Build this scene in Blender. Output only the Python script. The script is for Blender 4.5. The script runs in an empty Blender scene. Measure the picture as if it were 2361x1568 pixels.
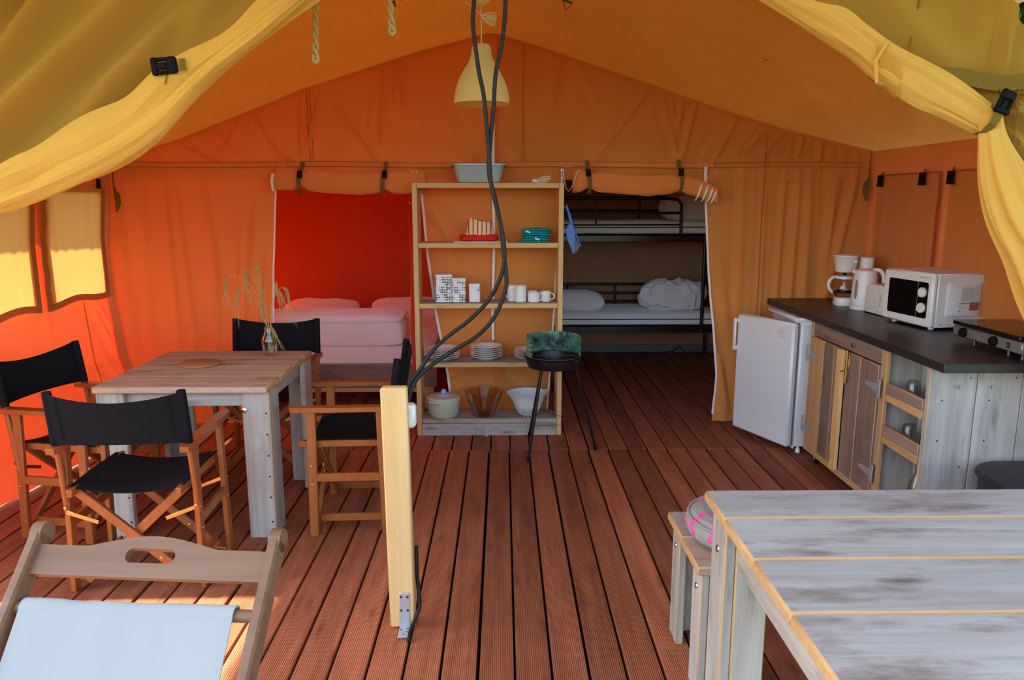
import bpy, math, random
import numpy as np
from mathutils import Vector, Matrix, noise
random.seed(7)
scene = bpy.context.scene
COL = scene.collection
PI = math.pi

# ------------------------------------------------------------------ camera
cam_d = bpy.data.cameras.new('camera')
cam_d.sensor_fit = 'HORIZONTAL'
cam_d.sensor_width = 36.0
cam_d.lens = 36.0 * 1750.0 / 2361.0
cam_d.clip_start = 0.05
cam_d.clip_end = 400
cam = bpy.data.objects.new('camera', cam_d)
COL.objects.link(cam)
cam.location = (0, 0, 1.55)
cam.rotation_euler = (math.radians(90 - 10.521), 0, -math.atan(22 / 1750.0))
scene.camera = cam

# ------------------------------------------------------------------ sky, sun, exposure
world = bpy.data.worlds.new('sky')
scene.world = world
world.use_nodes = True
wn = world.node_tree
wn.nodes.clear()
w_out = wn.nodes.new('ShaderNodeOutputWorld')
w_bg = wn.nodes.new('ShaderNodeBackground')
w_sky = wn.nodes.new('ShaderNodeTexSky')
w_sky.sky_type = 'NISHITA'
w_sky.sun_disc = False
w_sky.sun_elevation = math.radians(47)
w_sky.sun_rotation = math.radians(-90)
w_sky.air_density = 1.0
w_sky.dust_density = 1.3
w_sky.ozone_density = 1.0
w_bg.inputs['Strength'].default_value = 0.55
wn.links.new(w_sky.outputs[0], w_bg.inputs[0])
wn.links.new(w_bg.outputs[0], w_out.inputs[0])
sun_d = bpy.data.lights.new('sun', 'SUN')
sun_d.energy = 17.0
sun_d.color = (1.0, 0.90, 0.74)
sun_d.angle = math.radians(1.0)
sun = bpy.data.objects.new('sun', sun_d)
COL.objects.link(sun)
sun.location = (-8, 1, 9)
sun.rotation_euler = Vector((0.68, 0.02, -0.735)).to_track_quat('-Z', 'Y').to_euler()
scene.view_settings.view_transform = 'Standard'
scene.view_settings.look = 'None'
scene.view_settings.gamma = 1.0
scene.view_settings.use_curve_mapping = False
scene.view_settings.exposure = 0.66
scene.cycles.max_bounces = 10
scene.cycles.diffuse_bounces = 6
scene.cycles.transmission_bounces = 8
scene.cycles.transparent_max_bounces = 12
scene.cycles.caustics_reflective = False
scene.cycles.caustics_refractive = False
scene.cycles.sample_clamp_indirect = 4.0

# ------------------------------------------------------------------ helpers: objects
def thing(name, label, cat, loc=(0, 0, 0), rz=0.0, group=None):
    o = bpy.data.objects.new(name, None)
    o.empty_display_size = 0.1
    COL.objects.link(o)
    o.location = loc
    o.rotation_euler = (0, 0, rz)
    return tag(o, label, cat, group)

def tag(o, label=None, cat=None, group=None, kind=None):
    if label: o['label'] = label
    if cat: o['category'] = cat
    if group: o['group'] = group
    if kind: o['kind'] = kind
    return o

def copy_tree(o, parent=None):
    c = o.copy()
    COL.objects.link(c)
    c.parent = parent
    for ch in o.children:
        copy_tree(ch, c)
    return c

class MB:
    """collects faces; build() links them as one mesh object"""
    def __init__(s):
        s.v = []; s.f = []; s.m = []
        s.T = None
    def add(s, vs, fs, mi=0):
        b = len(s.v)
        if s.T is not None:
            vs = [s.T @ Vector(p) for p in vs]
        s.v.extend([tuple(p) for p in vs])
        s.f.extend([tuple(i + b for i in f) for f in fs])
        if isinstance(mi, int):
            s.m.extend([mi] * len(fs))
        else:
            s.m.extend(mi)
        return s
    def box(s, c, d, ch=0.0, R=None, mi=0, me=None, ends=None):
        """box of size d at centre c; ch = chamfer, me = material of chamfers, ends = axis whose end faces take me"""
        hx, hy, hz = d[0] / 2, d[1] / 2, d[2] / 2
        if me is None: me = mi
        c = Vector(c)
        def P(x, y, z):
            p = Vector((x, y, z))
            if R is not None: p = R @ p
            return c + p
        if ch <= 0:
            vs = [P(x, y, z) for x in (-hx, hx) for y in (-hy, hy) for z in (-hz, hz)]
            fs = [(0, 1, 3, 2), (4, 6, 7, 5), (0, 4, 5, 1), (2, 3, 7, 6), (0, 2, 6, 4), (1, 5, 7, 3)]
            ax = [0, 0, 1, 1, 2, 2]
            return s.add(vs, fs, [me if ends == a else mi for a in ax])
        ch = min(ch, hx * .9, hy * .9, hz * .9)
        vs = []; ix = {}
        for sx in (-1, 1):
            for sy in (-1, 1):
                for sz in (-1, 1):
                    for a in range(3):
                        q = [hx - ch, hy - ch, hz - ch]
                        q[a] += ch
                        ix[(sx, sy, sz, a)] = len(vs)
                        vs.append(P(sx * q[0], sy * q[1], sz * q[2]))
        fs = []; ms = []
        for a in range(3):
            b, e = (a + 1) % 3, (a + 2) % 3
            for sg in (-1, 1):
                q = []
                for u, w in ((-1, -1), (1, -1), (1, 1), (-1, 1)):
                    k = [0, 0, 0]; k[a] = sg; k[b] = u; k[e] = w
                    q.append(ix[(k[0], k[1], k[2], a)])
                if sg < 0: q.reverse()
                fs.append(tuple(q)); ms.append(me if ends == a else mi)
            for u in (-1, 1):
                for w in (-1, 1):
                    q = []
                    for t, fa in ((-1, b), (1, b), (1, e), (-1, e)):
                        k = [0, 0, 0]; k[a] = t; k[b] = u; k[e] = w
                        q.append(ix[(k[0], k[1], k[2], fa)])
                    if u * w > 0: q.reverse()
                    fs.append(tuple(q)); ms.append(me)
        for sx in (-1, 1):
            for sy in (-1, 1):
                for sz in (-1, 1):
                    q = [ix[(sx, sy, sz, a)] for a in range(3)]
                    if sx * sy * sz < 0: q.reverse()
                    fs.append(tuple(q)); ms.append(me)
        return s.add(vs, fs, ms)
    def bar(s, a, b, w, t, up=(0, 0, 1), ch=0.0, mi=0, me=None, ends=None):
        """rectangular bar from a to b: w across (perpendicular to up), t along up"""
        a = Vector(a); b = Vector(b)
        z = (b - a); L = z.length; z.normalize()
        x = Vector(up).cross(z)
        if x.length < 1e-5: x = Vector((1, 0, 0)).cross(z)
        x.normalize(); y = z.cross(x)
        R = Matrix((x, y, z)).transposed()
        return s.box((a + b) / 2, (w, t, L), ch, R, mi, me, ends)
    def tube(s, pts, r, n=8, closed=False, mi=0, caps=True):
        P = [Vector(p) for p in pts]; m = len(P)
        rr = r if isinstance(r, (list, tuple)) else [r] * m
        T = []
        for i in range(m):
            if closed: t = P[(i + 1) % m] - P[(i - 1) % m]
            else: t = P[min(i + 1, m - 1)] - P[max(i - 1, 0)]
            T.append(t.normalized() if t.length > 1e-9 else Vector((0, 0, 1)))
        u = T[0].orthogonal().normalized()
        vs = []
        for i in range(m):
            u = (u - T[i] * u.dot(T[i]))
            u = u.normalized() if u.length > 1e-6 else T[i].orthogonal().normalized()
            w = T[i].cross(u)
            for k in range(n):
                a = 2 * PI * k / n
                vs.append(P[i] + (u * math.cos(a) + w * math.sin(a)) * rr[i])
        fs = []
        for i in range(m if closed else m - 1):
            j = (i + 1) % m
            for k in range(n):
                l = (k + 1) % n
                fs.append((i * n + k, i * n + l, j * n + l, j * n + k))
        if caps and not closed:
            fs.append(tuple(reversed(range(n))))
            fs.append(tuple((m - 1) * n + k for k in range(n)))
        return s.add(vs, fs, mi)
    def lathe(s, prof, n=24, c=(0, 0, 0), R=None, mi=0, sx=1.0, sy=1.0):
        c = Vector(c); vs = []; fs = []; m = len(prof)
        for r, z in prof:
            for k in range(n):
                a = 2 * PI * k / n
                p = Vector((r * math.cos(a) * sx, r * math.sin(a) * sy, z))
                if R is not None: p = R @ p
                vs.append(c + p)
        for i in range(m - 1):
            for k in range(n):
                l = (k + 1) % n
                fs.append((i * n + k, i * n + l, (i + 1) * n + l, (i + 1) * n + k))
        if prof[0][0] > 1e-6: fs.append(tuple(reversed(range(n))))
        if prof[-1][0] > 1e-6: fs.append(tuple((m - 1) * n + k for k in range(n)))
        return s.add(vs, fs, mi)
    def openlathe(s, prof, n=24, c=(0, 0, 0), R=None, mi=0):
        b = len(s.f); s.lathe(prof, n, c, R, mi)
        keep = [i for i in range(b, len(s.f)) if len(s.f[i]) == 4]
        s.f = s.f[:b] + [s.f[i] for i in keep]; s.m = s.m[:b] + [s.m[i] for i in keep]
        return s
    def prism(s, poly, R, c, t, mi=0, me=None):
        """extrude 2-D polygon (in local x,y of R) by t along local z, centred"""
        c = Vector(c); n = len(poly)
        vs = [c + R @ Vector((x, y, -t / 2)) for x, y in poly] + [c + R @ Vector((x, y, t / 2)) for x, y in poly]
        fs = [tuple(reversed(range(n))), tuple(range(n, 2 * n))]
        ms = [mi, mi]
        for i in range(n):
            j = (i + 1) % n
            fs.append((i, j, n + j, n + i)); ms.append(mi if me is None else me)
        return s.add(vs, fs, ms)
    def grid(s, P, skip=None, mi=0, wrap=False):
        """P: (nu, nv, 3)"""
        P = np.asarray(P, float); nu, nv = P.shape[:2]
        fs = []
        for i in range(nu if wrap else nu - 1):
            i2 = (i + 1) % nu
            for j in range(nv - 1):
                if skip is not None and skip(P[i, j], P[i2, j + 1]): continue
                fs.append((i * nv + j, i2 * nv + j, i2 * nv + j + 1, i * nv + j + 1))
        return s.add(P.reshape(-1, 3).tolist(), fs, mi)
    def build(s, name, mats, parent=None, sharp=0.7, loc=None):
        me = bpy.data.meshes.new(name)
        me.from_pydata(s.v, [], s.f)
        if not isinstance(mats, (list, tuple)): mats = [mats]
        for m in mats: me.materials.append(m)
        if len(mats) > 1: me.polygons.foreach_set('material_index', s.m)
        me.update()
        if sharp > 0:
            me.shade_smooth()
            me.set_sharp_from_angle(angle=sharp)
        o = bpy.data.objects.new(name, me)
        COL.objects.link(o)
        if parent is not None: o.parent = parent
        if loc is not None: o.location = loc
        return o

def inst(o, parent, loc, rot=(0, 0, 0), scale=None):
    c = o.copy(); COL.objects.link(c); c.parent = parent; c.location = loc; c.rotation_euler = rot
    if scale: c.scale = scale
    return c

def RX(a): return Matrix.Rotation(a, 3, 'X')
def RY(a): return Matrix.Rotation(a, 3, 'Y')
def RZ(a): return Matrix.Rotation(a, 3, 'Z')

def spline(pts, n):
    """Catmull-Rom through pts, n samples"""
    P = [np.array(p, float) for p in pts]
    P = [2 * P[0] - P[1]] + P + [2 * P[-1] - P[-2]]
    out = []; m = len(P) - 3
    for i in range(n):
        t = i / (n - 1) * m; k = min(int(t), m - 1); t -= k
        a, b, c, d = P[k:k + 4]
        out.append(.5 * ((2 * b) + (c - a) * t + (2 * a - 5 * b + 4 * c - d) * t * t + (3 * b - a - 3 * c + d) * t ** 3))
    return out

def nz(x, y, z=0.0): return noise.noise(Vector((x, y, z)))

def soft(mb, c, d, e=0.5, n=28, m=18, amp=0.0, fr=5.0, R=None, seed=0.0, ridge=False, mi=0):
    """cushion-like superellipsoid"""
    c = Vector(c); vs = []; fs = []
    def sp(v, k): return math.copysign(abs(v) ** k, v)
    for j in range(m + 1):
        ph = -PI / 2 + PI * j / m
        for i in range(n):
            th = 2 * PI * i / n
            x = sp(math.cos(ph), e[1]) * sp(math.cos(th), e[0])
            y = sp(math.cos(ph), e[1]) * sp(math.sin(th), e[0])
            z = sp(math.sin(ph), e[1])
            p = Vector((x * d[0] / 2, y * d[1] / 2, z * d[2] / 2))
            if amp:
                q = p * fr
                h = nz(q.x + seed, q.y, q.z) + .5 * nz(q.x * 2.3, q.y * 2.3 + seed, q.z * 2.3)
                if ridge: h = 1 - 2 * abs(h)
                dirn = Vector((x, y, z)).normalized()
                p += dirn * amp * h
            if R is not None: p = R @ p
            vs.append(c + p)
    for j in range(m):
        for i in range(n):
            k = (i + 1) % n
            fs.append((j * n + i, j * n + k, (j + 1) * n + k, (j + 1) * n + i))
    return mb.add(vs, fs, mi)

def text_mesh(name, body, size, mat, parent, loc, R, extrude=0.0003, align='LEFT'):
    cu = bpy.data.curves.new(name, 'FONT')
    cu.body = body; cu.size = size; cu.extrude = extrude; cu.align_x = align; cu.resolution_u = 2
    t = bpy.data.objects.new(name, cu)
    COL.objects.link(t)
    bpy.context.view_layer.update()
    me = bpy.data.meshes.new_from_object(t.evaluated_get(bpy.context.evaluated_depsgraph_get()))
    bpy.data.objects.remove(t)
    me.materials.clear(); me.materials.append(mat)
    o = bpy.data.objects.new(name, me)
    COL.objects.link(o); o.parent = parent; o.location = loc
    o.rotation_euler = R.to_euler()
    return o

# ------------------------------------------------------------------ helpers: materials
def new_mat(name):
    m = bpy.data.materials.new(name); m.use_nodes = True
    nt = m.node_tree; nt.nodes.clear()
    out = nt.nodes.new('ShaderNodeOutputMaterial')
    return m, nt, out

def N(nt, t, **kw):
    n = nt.nodes.new(t)
    for k, v in kw.items():
        if k in n.inputs.keys(): n.inputs[k].default_value = v
        else: setattr(n, k, v)
    return n

def pbsdf(nt, out, color=(.8, .8, .8), rough=.5, metal=0.0, spec=.5, **kw):
    b = nt.nodes.new('ShaderNodeBsdfPrincipled')
    b.inputs['Base Color'].default_value = (*color, 1)
    b.inputs['Roughness'].default_value = rough
    b.inputs['Metallic'].default_value = metal
    b.inputs['Specular IOR Level'].default_value = spec
    for k, v in kw.items(): b.inputs[k].default_value = v
    nt.links.new(b.outputs[0], out.inputs[0])
    return b

def plain(name, color, rough=.5, metal=0.0, spec=.5, var=.06, scale=30.0, bump=0.0, **kw):
    """plain surface with a slight procedural mottling"""
    m, nt, out = new_mat(name)
    b = pbsdf(nt, out, color, rough, metal, spec, **kw)
    tc = N(nt, 'ShaderNodeTexCoord'); no = N(nt, 'ShaderNodeTexNoise', Scale=scale, Detail=3.0)
    nt.links.new(tc.outputs['Object'], no.inputs['Vector'])
    mx = N(nt, 'ShaderNodeMix', data_type='RGBA')
    mx.inputs[6].default_value = (*[c * (1 - var) for c in color], 1)
    mx.inputs[7].default_value = (*[min(1, c * (1 + var)) for c in color], 1)
    nt.links.new(no.outputs[0], mx.inputs[0]); nt.links.new(mx.outputs[2], b.inputs['Base Color'])
    if bump:
        bp = N(nt, 'ShaderNodeBump', Strength=bump, Distance=.002)
        nt.links.new(no.outputs[0], bp.inputs['Height']); nt.links.new(bp.outputs[0], b.inputs['Normal'])
    return m

def glass(name, tint=(1, 1, 1), rough=0.0):
    """thin clear glass: mostly see-through with fresnel reflection"""
    m, nt, out = new_mat(name)
    tr = N(nt, 'ShaderNodeBsdfTransparent'); tr.inputs[0].default_value = (*tint, 1)
    gl = N(nt, 'ShaderNodeBsdfGlossy', Roughness=rough)
    lw = N(nt, 'ShaderNodeLayerWeight', Blend=.22)
    mp = N(nt, 'ShaderNodeMapRange'); mp.inputs[3].default_value = .03; mp.inputs[4].default_value = .55
    nt.links.new(lw.outputs['Fresnel'], mp.inputs[0])
    mx = N(nt, 'ShaderNodeMixShader')
    nt.links.new(mp.outputs[0], mx.inputs[0]); nt.links.new(tr.outputs[0], mx.inputs[1]); nt.links.new(gl.outputs[0], mx.inputs[2])
    nt.links.new(mx.outputs[0], out.inputs[0])
    return m

def canvas(name, refl, trans, t=.4, weave=900.0, mott=.10, bump=.25):
    """woven cloth that reflects 'refl' and lets 'trans' coloured light through"""
    m, nt, out = new_mat(name)
    tc = N(nt, 'ShaderNodeTexCoord')
    n1 = N(nt, 'ShaderNodeTexNoise', Scale=3.0, Detail=5.0, Roughness=.6)
    n2 = N(nt, 'ShaderNodeTexNoise', Scale=weave, Detail=1.0)
    n3 = N(nt, 'ShaderNodeTexNoise', Scale=28.0, Detail=4.0)
    for k in (n1, n2, n3): nt.links.new(tc.outputs['Object'], k.inputs['Vector'])
    def tinted(col):
        mx = N(nt, 'ShaderNodeMix', data_type='RGBA')
        mx.inputs[6].default_value = (*[c * (1 - mott) for c in col], 1)
        mx.inputs[7].default_value = (*[min(1, c * (1 + mott)) for c in col], 1)
        nt.links.new(n1.outputs[0], mx.inputs[0])
        return mx
    a, b = tinted(refl), tinted(trans)
    d = N(nt, 'ShaderNodeBsdfDiffuse', Roughness=.6); tl = N(nt, 'ShaderNodeBsdfTranslucent')
    nt.links.new(a.outputs[2], d.inputs[0]); nt.links.new(b.outputs[2], tl.inputs[0])
    add = N(nt, 'ShaderNodeMath', operation='MULTIPLY_ADD'); add.inputs[1].default_value = .35
    nt.links.new(n2.outputs[0], add.inputs[0]); nt.links.new(n3.outputs[0], add.inputs[2])
    bp = N(nt, 'ShaderNodeBump', Strength=bump, Distance=.003)
    nt.links.new(add.outputs[0], bp.inputs['Height'])
    nt.links.new(bp.outputs[0], d.inputs['Normal'])
    mx = N(nt, 'ShaderNodeMixShader'); mx.inputs[0].default_value = t
    nt.links.new(d.outputs[0], mx.inputs[1]); nt.links.new(tl.outputs[0], mx.inputs[2])
    nt.links.new(mx.outputs[0], out.inputs[0])
    return m

def wood(name, c1, c2, axis='z', rough=.55, scale=1.0, dark=None, dark_amt=.0, spec=.3, grain=1.0, ribs=0.0, var=.25, knots=0.0, bump=.25):
    """grained timber; grain runs along axis of the object's own space, every board differs by its random value"""
    m, nt, out = new_mat(name)
    b = pbsdf(nt, out, c1, rough, 0, spec)
    tc = N(nt, 'ShaderNodeTexCoord'); oi = N(nt, 'ShaderNodeObjectInfo')
    off = N(nt, 'ShaderNodeVectorMath', operation='MULTIPLY_ADD')
    cmb = N(nt, 'ShaderNodeCombineXYZ')
    for i in range(3): nt.links.new(oi.outputs['Random'], cmb.inputs[i])
    off.inputs[1].default_value = (17.0, 31.0, 23.0)
    nt.links.new(cmb.outputs[0], off.inputs[0]); nt.links.new(tc.outputs['Object'], off.inputs[2])
    mp = N(nt, 'ShaderNodeMapping')
    sc = [22.0 * scale] * 3; sc['xyz'.index(axis)] = 1.3 * scale
    mp.inputs['Scale'].default_value = sc
    nt.links.new(off.outputs[0], mp.inputs['Vector'])
    n1 = N(nt, 'ShaderNodeTexNoise', Scale=1.0, Detail=5.0, Roughness=.6, Distortion=.6)
    n2 = N(nt, 'ShaderNodeTexNoise', Scale=5.0, Detail=3.0, Roughness=.7)
    nt.links.new(mp.outputs[0], n1.inputs['Vector']); nt.links.new(mp.outputs[0], n2.inputs['Vector'])
    r1 = N(nt, 'ShaderNodeMapRange'); r1.inputs[1].default_value = .5 - .22 / grain; r1.inputs[2].default_value = .5 + .22 / grain
    avg = N(nt, 'ShaderNodeMath', operation='MULTIPLY_ADD'); avg.inputs[1].default_value = .35
    sub = N(nt, 'ShaderNodeMath', operation='SUBTRACT'); sub.inputs[1].default_value = .175
    nt.links.new(n2.outputs[0], avg.inputs[0]); nt.links.new(n1.outputs[0], avg.inputs[2]); nt.links.new(avg.outputs[0], sub.inputs[0])
    nt.links.new(sub.outputs[0], r1.inputs[0])
    mx = N(nt, 'ShaderNodeMix', data_type='RGBA')
    mx.inputs[6].default_value = (*c1, 1); mx.inputs[7].default_value = (*c2, 1)
    nt.links.new(r1.outputs[0], mx.inputs[0])
    col = mx.outputs[2]
    if dark is not None:
        mp2 = N(nt, 'ShaderNodeMapping'); s2 = [9.0 * scale] * 3; s2['xyz'.index(axis)] = 2.6 * scale
        mp2.inputs['Scale'].default_value = s2
        nt.links.new(off.outputs[0], mp2.inputs['Vector'])
        n4 = N(nt, 'ShaderNodeTexNoise', Scale=1.0, Detail=6.0, Roughness=.65)
        nt.links.new(mp2.outputs[0], n4.inputs['Vector'])
        r4 = N(nt, 'ShaderNodeMapRange'); r4.inputs[1].default_value = .52; r4.inputs[2].default_value = .74; r4.inputs[4].default_value = dark_amt
        nt.links.new(n4.outputs[0], r4.inputs[0])
        m4 = N(nt, 'ShaderNodeMix', data_type='RGBA'); m4.inputs[7].default_value = (*dark, 1)
        nt.links.new(r4.outputs[0], m4.inputs[0]); nt.links.new(col, m4.inputs[6]); col = m4.outputs[2]
    if knots > 0:
        mp3 = N(nt, 'ShaderNodeMapping'); s3 = [9.0] * 3; s3['xyz'.index(axis)] = 2.4
        mp3.inputs['Scale'].default_value = s3
        nt.links.new(off.outputs[0], mp3.inputs['Vector'])
        vo = N(nt, 'ShaderNodeTexVoronoi', Scale=1.0, Randomness=1.0)
        nt.links.new(mp3.outputs[0], vo.inputs['Vector'])
        r5 = N(nt, 'ShaderNodeMapRange'); r5.inputs[1].default_value = .05; r5.inputs[2].default_value = .17; r5.inputs[3].default_value = knots; r5.inputs[4].default_value = 0.0
        nt.links.new(vo.outputs['Distance'], r5.inputs[0])
        m5 = N(nt, 'ShaderNodeMix', data_type='RGBA'); m5.inputs[7].default_value = (c2[0] * .3, c2[1] * .25, c2[2] * .2, 1)
        nt.links.new(r5.outputs[0], m5.inputs[0]); nt.links.new(col, m5.inputs[6]); col = m5.outputs[2]
    # board to board variation
    hv = N(nt, 'ShaderNodeHueSaturation')
    rv = N(nt, 'ShaderNodeMapRange'); rv.inputs[3].default_value = 1 - var; rv.inputs[4].default_value = 1 + var * .6
    nt.links.new(oi.outputs['Random'], rv.inputs[0]); nt.links.new(rv.outputs[0], hv.inputs['Value'])
    nt.links.new(col, hv.inputs['Color']); nt.links.new(hv.outputs[0], b.inputs['Base Color'])
    h = sub.outputs[0]
    if ribs > 0:
        wv = N(nt, 'ShaderNodeTexWave', wave_type='BANDS', bands_direction='X', Scale=ribs)
        nt.links.new(tc.outputs['Object'], wv.inputs['Vector'])
        ad = N(nt, 'ShaderNodeMath', operation='MULTIPLY_ADD'); ad.inputs[1].default_value = 1.0
        nt.links.new(wv.outputs[1], ad.inputs[0]); nt.links.new(h, ad.inputs[2]); h = ad.outputs[0]
    bp = N(nt, 'ShaderNodeBump', Strength=bump, Distance=.003)
    nt.links.new(h, bp.inputs['Height']); nt.links.new(bp.outputs[0], b.inputs['Normal'])
    return m

# canvas cloths
C_ORANGE = canvas('orange_canvas', (.68, .25, .080), (.84, .055, .012), .105)
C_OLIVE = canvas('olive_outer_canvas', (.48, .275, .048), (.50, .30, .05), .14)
C_BEDL = canvas('bedroom_canvas', (.68, .22, .08), (.84, .10, .03), .26)
C_INNER = canvas('inner_tent_canvas', (.88, .38, .10), (.82, .17, .03), .38)
C_ROOF = canvas('roof_canvas', (.60, .27, .07), (.78, .27, .045), .42)
C_RED = canvas('red_canvas', (.62, .13, .05), (.80, .10, .02), .42)
C_SAND = canvas('sand_canvas', (.82, .48, .10), (.72, .42, .09), .14)
C_FLAP = canvas('window_flap_canvas', (.60, .22, .05), (.92, .56, .15), .150)
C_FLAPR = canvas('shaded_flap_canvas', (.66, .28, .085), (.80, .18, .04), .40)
C_FLY = canvas('fly_canvas', (.42, .38, .30), (.78, .55, .26), .085)
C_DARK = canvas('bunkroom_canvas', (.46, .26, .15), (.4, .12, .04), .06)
C_HEM = canvas('hem_canvas', (.55, .19, .05), (.85, .20, .03), .30)
C_WEB = plain('khaki_webbing', (.17, .10, .025), .85, spec=.1, var=.2, scale=120, bump=.3)
C_WEBL = plain('olive_webbing', (.19, .122, .020), .85, spec=.1, var=.2, scale=120, bump=.3)
M_ZIP = plain('white_zip_tape', (.78, .72, .66), .8, spec=.1, scale=200, bump=.2)
M_BLACKP = plain('black_plastic', (.006, .006, .006), .6, spec=.1, scale=60)
# wood
W_DECK = wood('deck_pine', (.47, .155, .070), (.27, .080, .034), 'y', .60, 1.0, (.12, .045, .025), .55, .35, 1.0, ribs=48.0, var=.34, knots=.45, bump=.5)
GREY1, GREY2, GREYD = (.50, .46, .40), (.33, .29, .25), (.10, .085, .07)
W_GREYX = wood('weathered_board_x', GREY1, GREY2, 'x', .8, 1.0, GREYD, .7, .15, 1.1, knots=.55, var=.18)
W_GREYY = wood('weathered_board_y', GREY1, GREY2, 'y', .8, 1.0, GREYD, .7, .15, 1.1, knots=.55, var=.18)
W_GREYZ = wood('weathered_board_z', GREY1, GREY2, 'z', .8, 1.0, GREYD, .6, .15, 1.1, knots=.4, var=.18)
W_TOPX = wood('scrubbed_top_x', (.44, .42, .39), (.33, .29, .25), 'x', .75, 1.0, (.15, .10, .06), .95, .15, 1.0, knots=.7, var=.10)
W_DTOPX = wood('dining_top_x', (.56, .42, .32), (.42, .29, .20), 'x', .7, 1.0, (.16, .09, .055), .8, .2, 1.0, knots=.7, var=.12)
W_RAWX = wood('raw_pine_x', (.56, .345, .155), (.45, .255, .10), 'x', .7, 1.0, spec=.2, var=.1)
W_RAWY = wood('raw_pine_y', (.56, .345, .155), (.45, .255, .10), 'y', .7, 1.0, spec=.2, var=.1)
W_RAWZ = wood('raw_pine_z', (.56, .345, .155), (.45, .255, .10), 'z', .7, 1.0, spec=.2, var=.1)
W_PINEZ = wood('planed_pine_z', (.78, .52, .23), (.70, .42, .15), 'z', .5, .8, spec=.35, var=.06, knots=.7, bump=.08)
W_PINEX = wood('planed_pine_x', (.66, .44, .19), (.56, .34, .12), 'x', .55, .8, spec=.3, var=.10, knots=.6, bump=.08)
W_SHELFZ = wood('shelf_pine_z', (.66, .44, .19), (.56, .34, .12), 'z', .55, .8, spec=.3, var=.10, knots=.6, bump=.08)
W_BROWNZ = wood('brown_board_z', (.30, .215, .165), (.20, .135, .10), 'z', .75, 1.0, (.07, .05, .045), .7, .2, 1.0, var=.2, knots=.5)
W_BROWNY = wood('brown_board_y', (.33, .235, .18), (.22, .15, .11), 'y', .75, 1.0, (.09, .06, .05), .6, .2, 1.0, var=.15, knots=.4)
W_CHAIR = wood('varnished_beech', (.36, .105, .024), (.27, .072, .015), 'z', .33, .8, spec=.5, var=.06, bump=.05)
W_TEAK = wood('oiled_hardwood', (.235, .120, .066), (.17, .082, .043), 'x', .5, .8, spec=.35, var=.06, bump=.05)
# others
M_BLACKCLOTH = plain('black_cotton', (.010, .010, .011), .9, spec=.08, var=.2, scale=300, bump=.3)
M_WHITEP = plain('white_plastic', (.74, .73, .70), .35, spec=.5, var=.03)
M_ENAMEL = plain('white_enamel', (.70, .71, .72), .32, spec=.5, var=.02)
M_STEEL = plain('galvanised_steel', (.52, .54, .56), .38, .55, var=.15, scale=80)
M_DARKSTEEL = plain('dark_steel', (.05, .05, .05), .4, .8, var=.1)
M_BRASS = plain('brass', (.66, .46, .15), .28, 1.0, var=.06)
M_CHROME = plain('chrome', (.75, .75, .75), .15, 1.0, var=.02)
M_BLACKMET = plain('black_painted_steel', (.008, .008, .009), .3, spec=.5)
M_LINEN = canvas('white_linen', (.88, .87, .86), (.7, .7, .7), .08, 700, .04, .2)
M_SHEET = canvas('red_lit_white_linen', (.90, .74, .69), (.7, .5, .45), .08, 700, .04, .2)  # white linen; the pink of the red room light is put into its colour
M_CERAM = plain('white_ceramic', (.80, .79, .76), .22, spec=.5, var=.02)
M_GLASS = glass('clear_glass', (.93, .95, .93))
M_GLASSB = glass('smoked_bowl_glass', (.86, .82, .76))
M_CABLE = plain('black_cable', (.012, .012, .010), .55, spec=.25)
M_CORD = plain('cream_cord', (.72, .62, .40), .6, spec=.3)
M_ROPE = plain('hemp_rope', (.60, .54, .27), .9, spec=.1, var=.25, scale=250, bump=.4)

# ================================================================== STRUCTURE
def struct(o, label=None):
    o['kind'] = 'structure'
    if label: o['label'] = label
    return o

# --- ground outside
g = MB(); g.box((0, 5, -.45), (120, 120, .1))
GR = plain('meadow_grass', (.045, .065, .02), .9, spec=.1, var=.5, scale=3.0)
struct(g.build('ground', GR, sharp=0))

# --- floor: joist base and deck planks
b = MB(); b.box((-.1, 4.31, -.14), (6.3, 6.96, .16))
floor = struct(b.build('floor', plain('deck_underside', (.012, .008, .006), .9)))
PW, PITCH = .1145, .124
def plank_mesh(L):
    m = MB(); m.box((0, 0, -.0125), (PW, L, .025), .003)
    return m.build('plank', W_DECK, floor)
pa = plank_mesh(3.716); pb = plank_mesh(3.17)
first = True
for row, (base, y0, y1, dx) in enumerate(((pa, .85, 4.566, 0.0), (pb, 4.572, 7.745, .008))):
    k0 = -24
    for k in range(k0, 24):
        x = .039 + PITCH * (k + .5) + dx + random.uniform(-.0015, .0015)
        o = base if k == k0 else inst(base, floor, (0, 0, 0))
        o.location = (x, (y0 + y1) / 2, random.uniform(-.0012, .0012))
        o.rotation_euler = (0, random.uniform(-.004, .004), random.uniform(-.0006, .0006))

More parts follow.
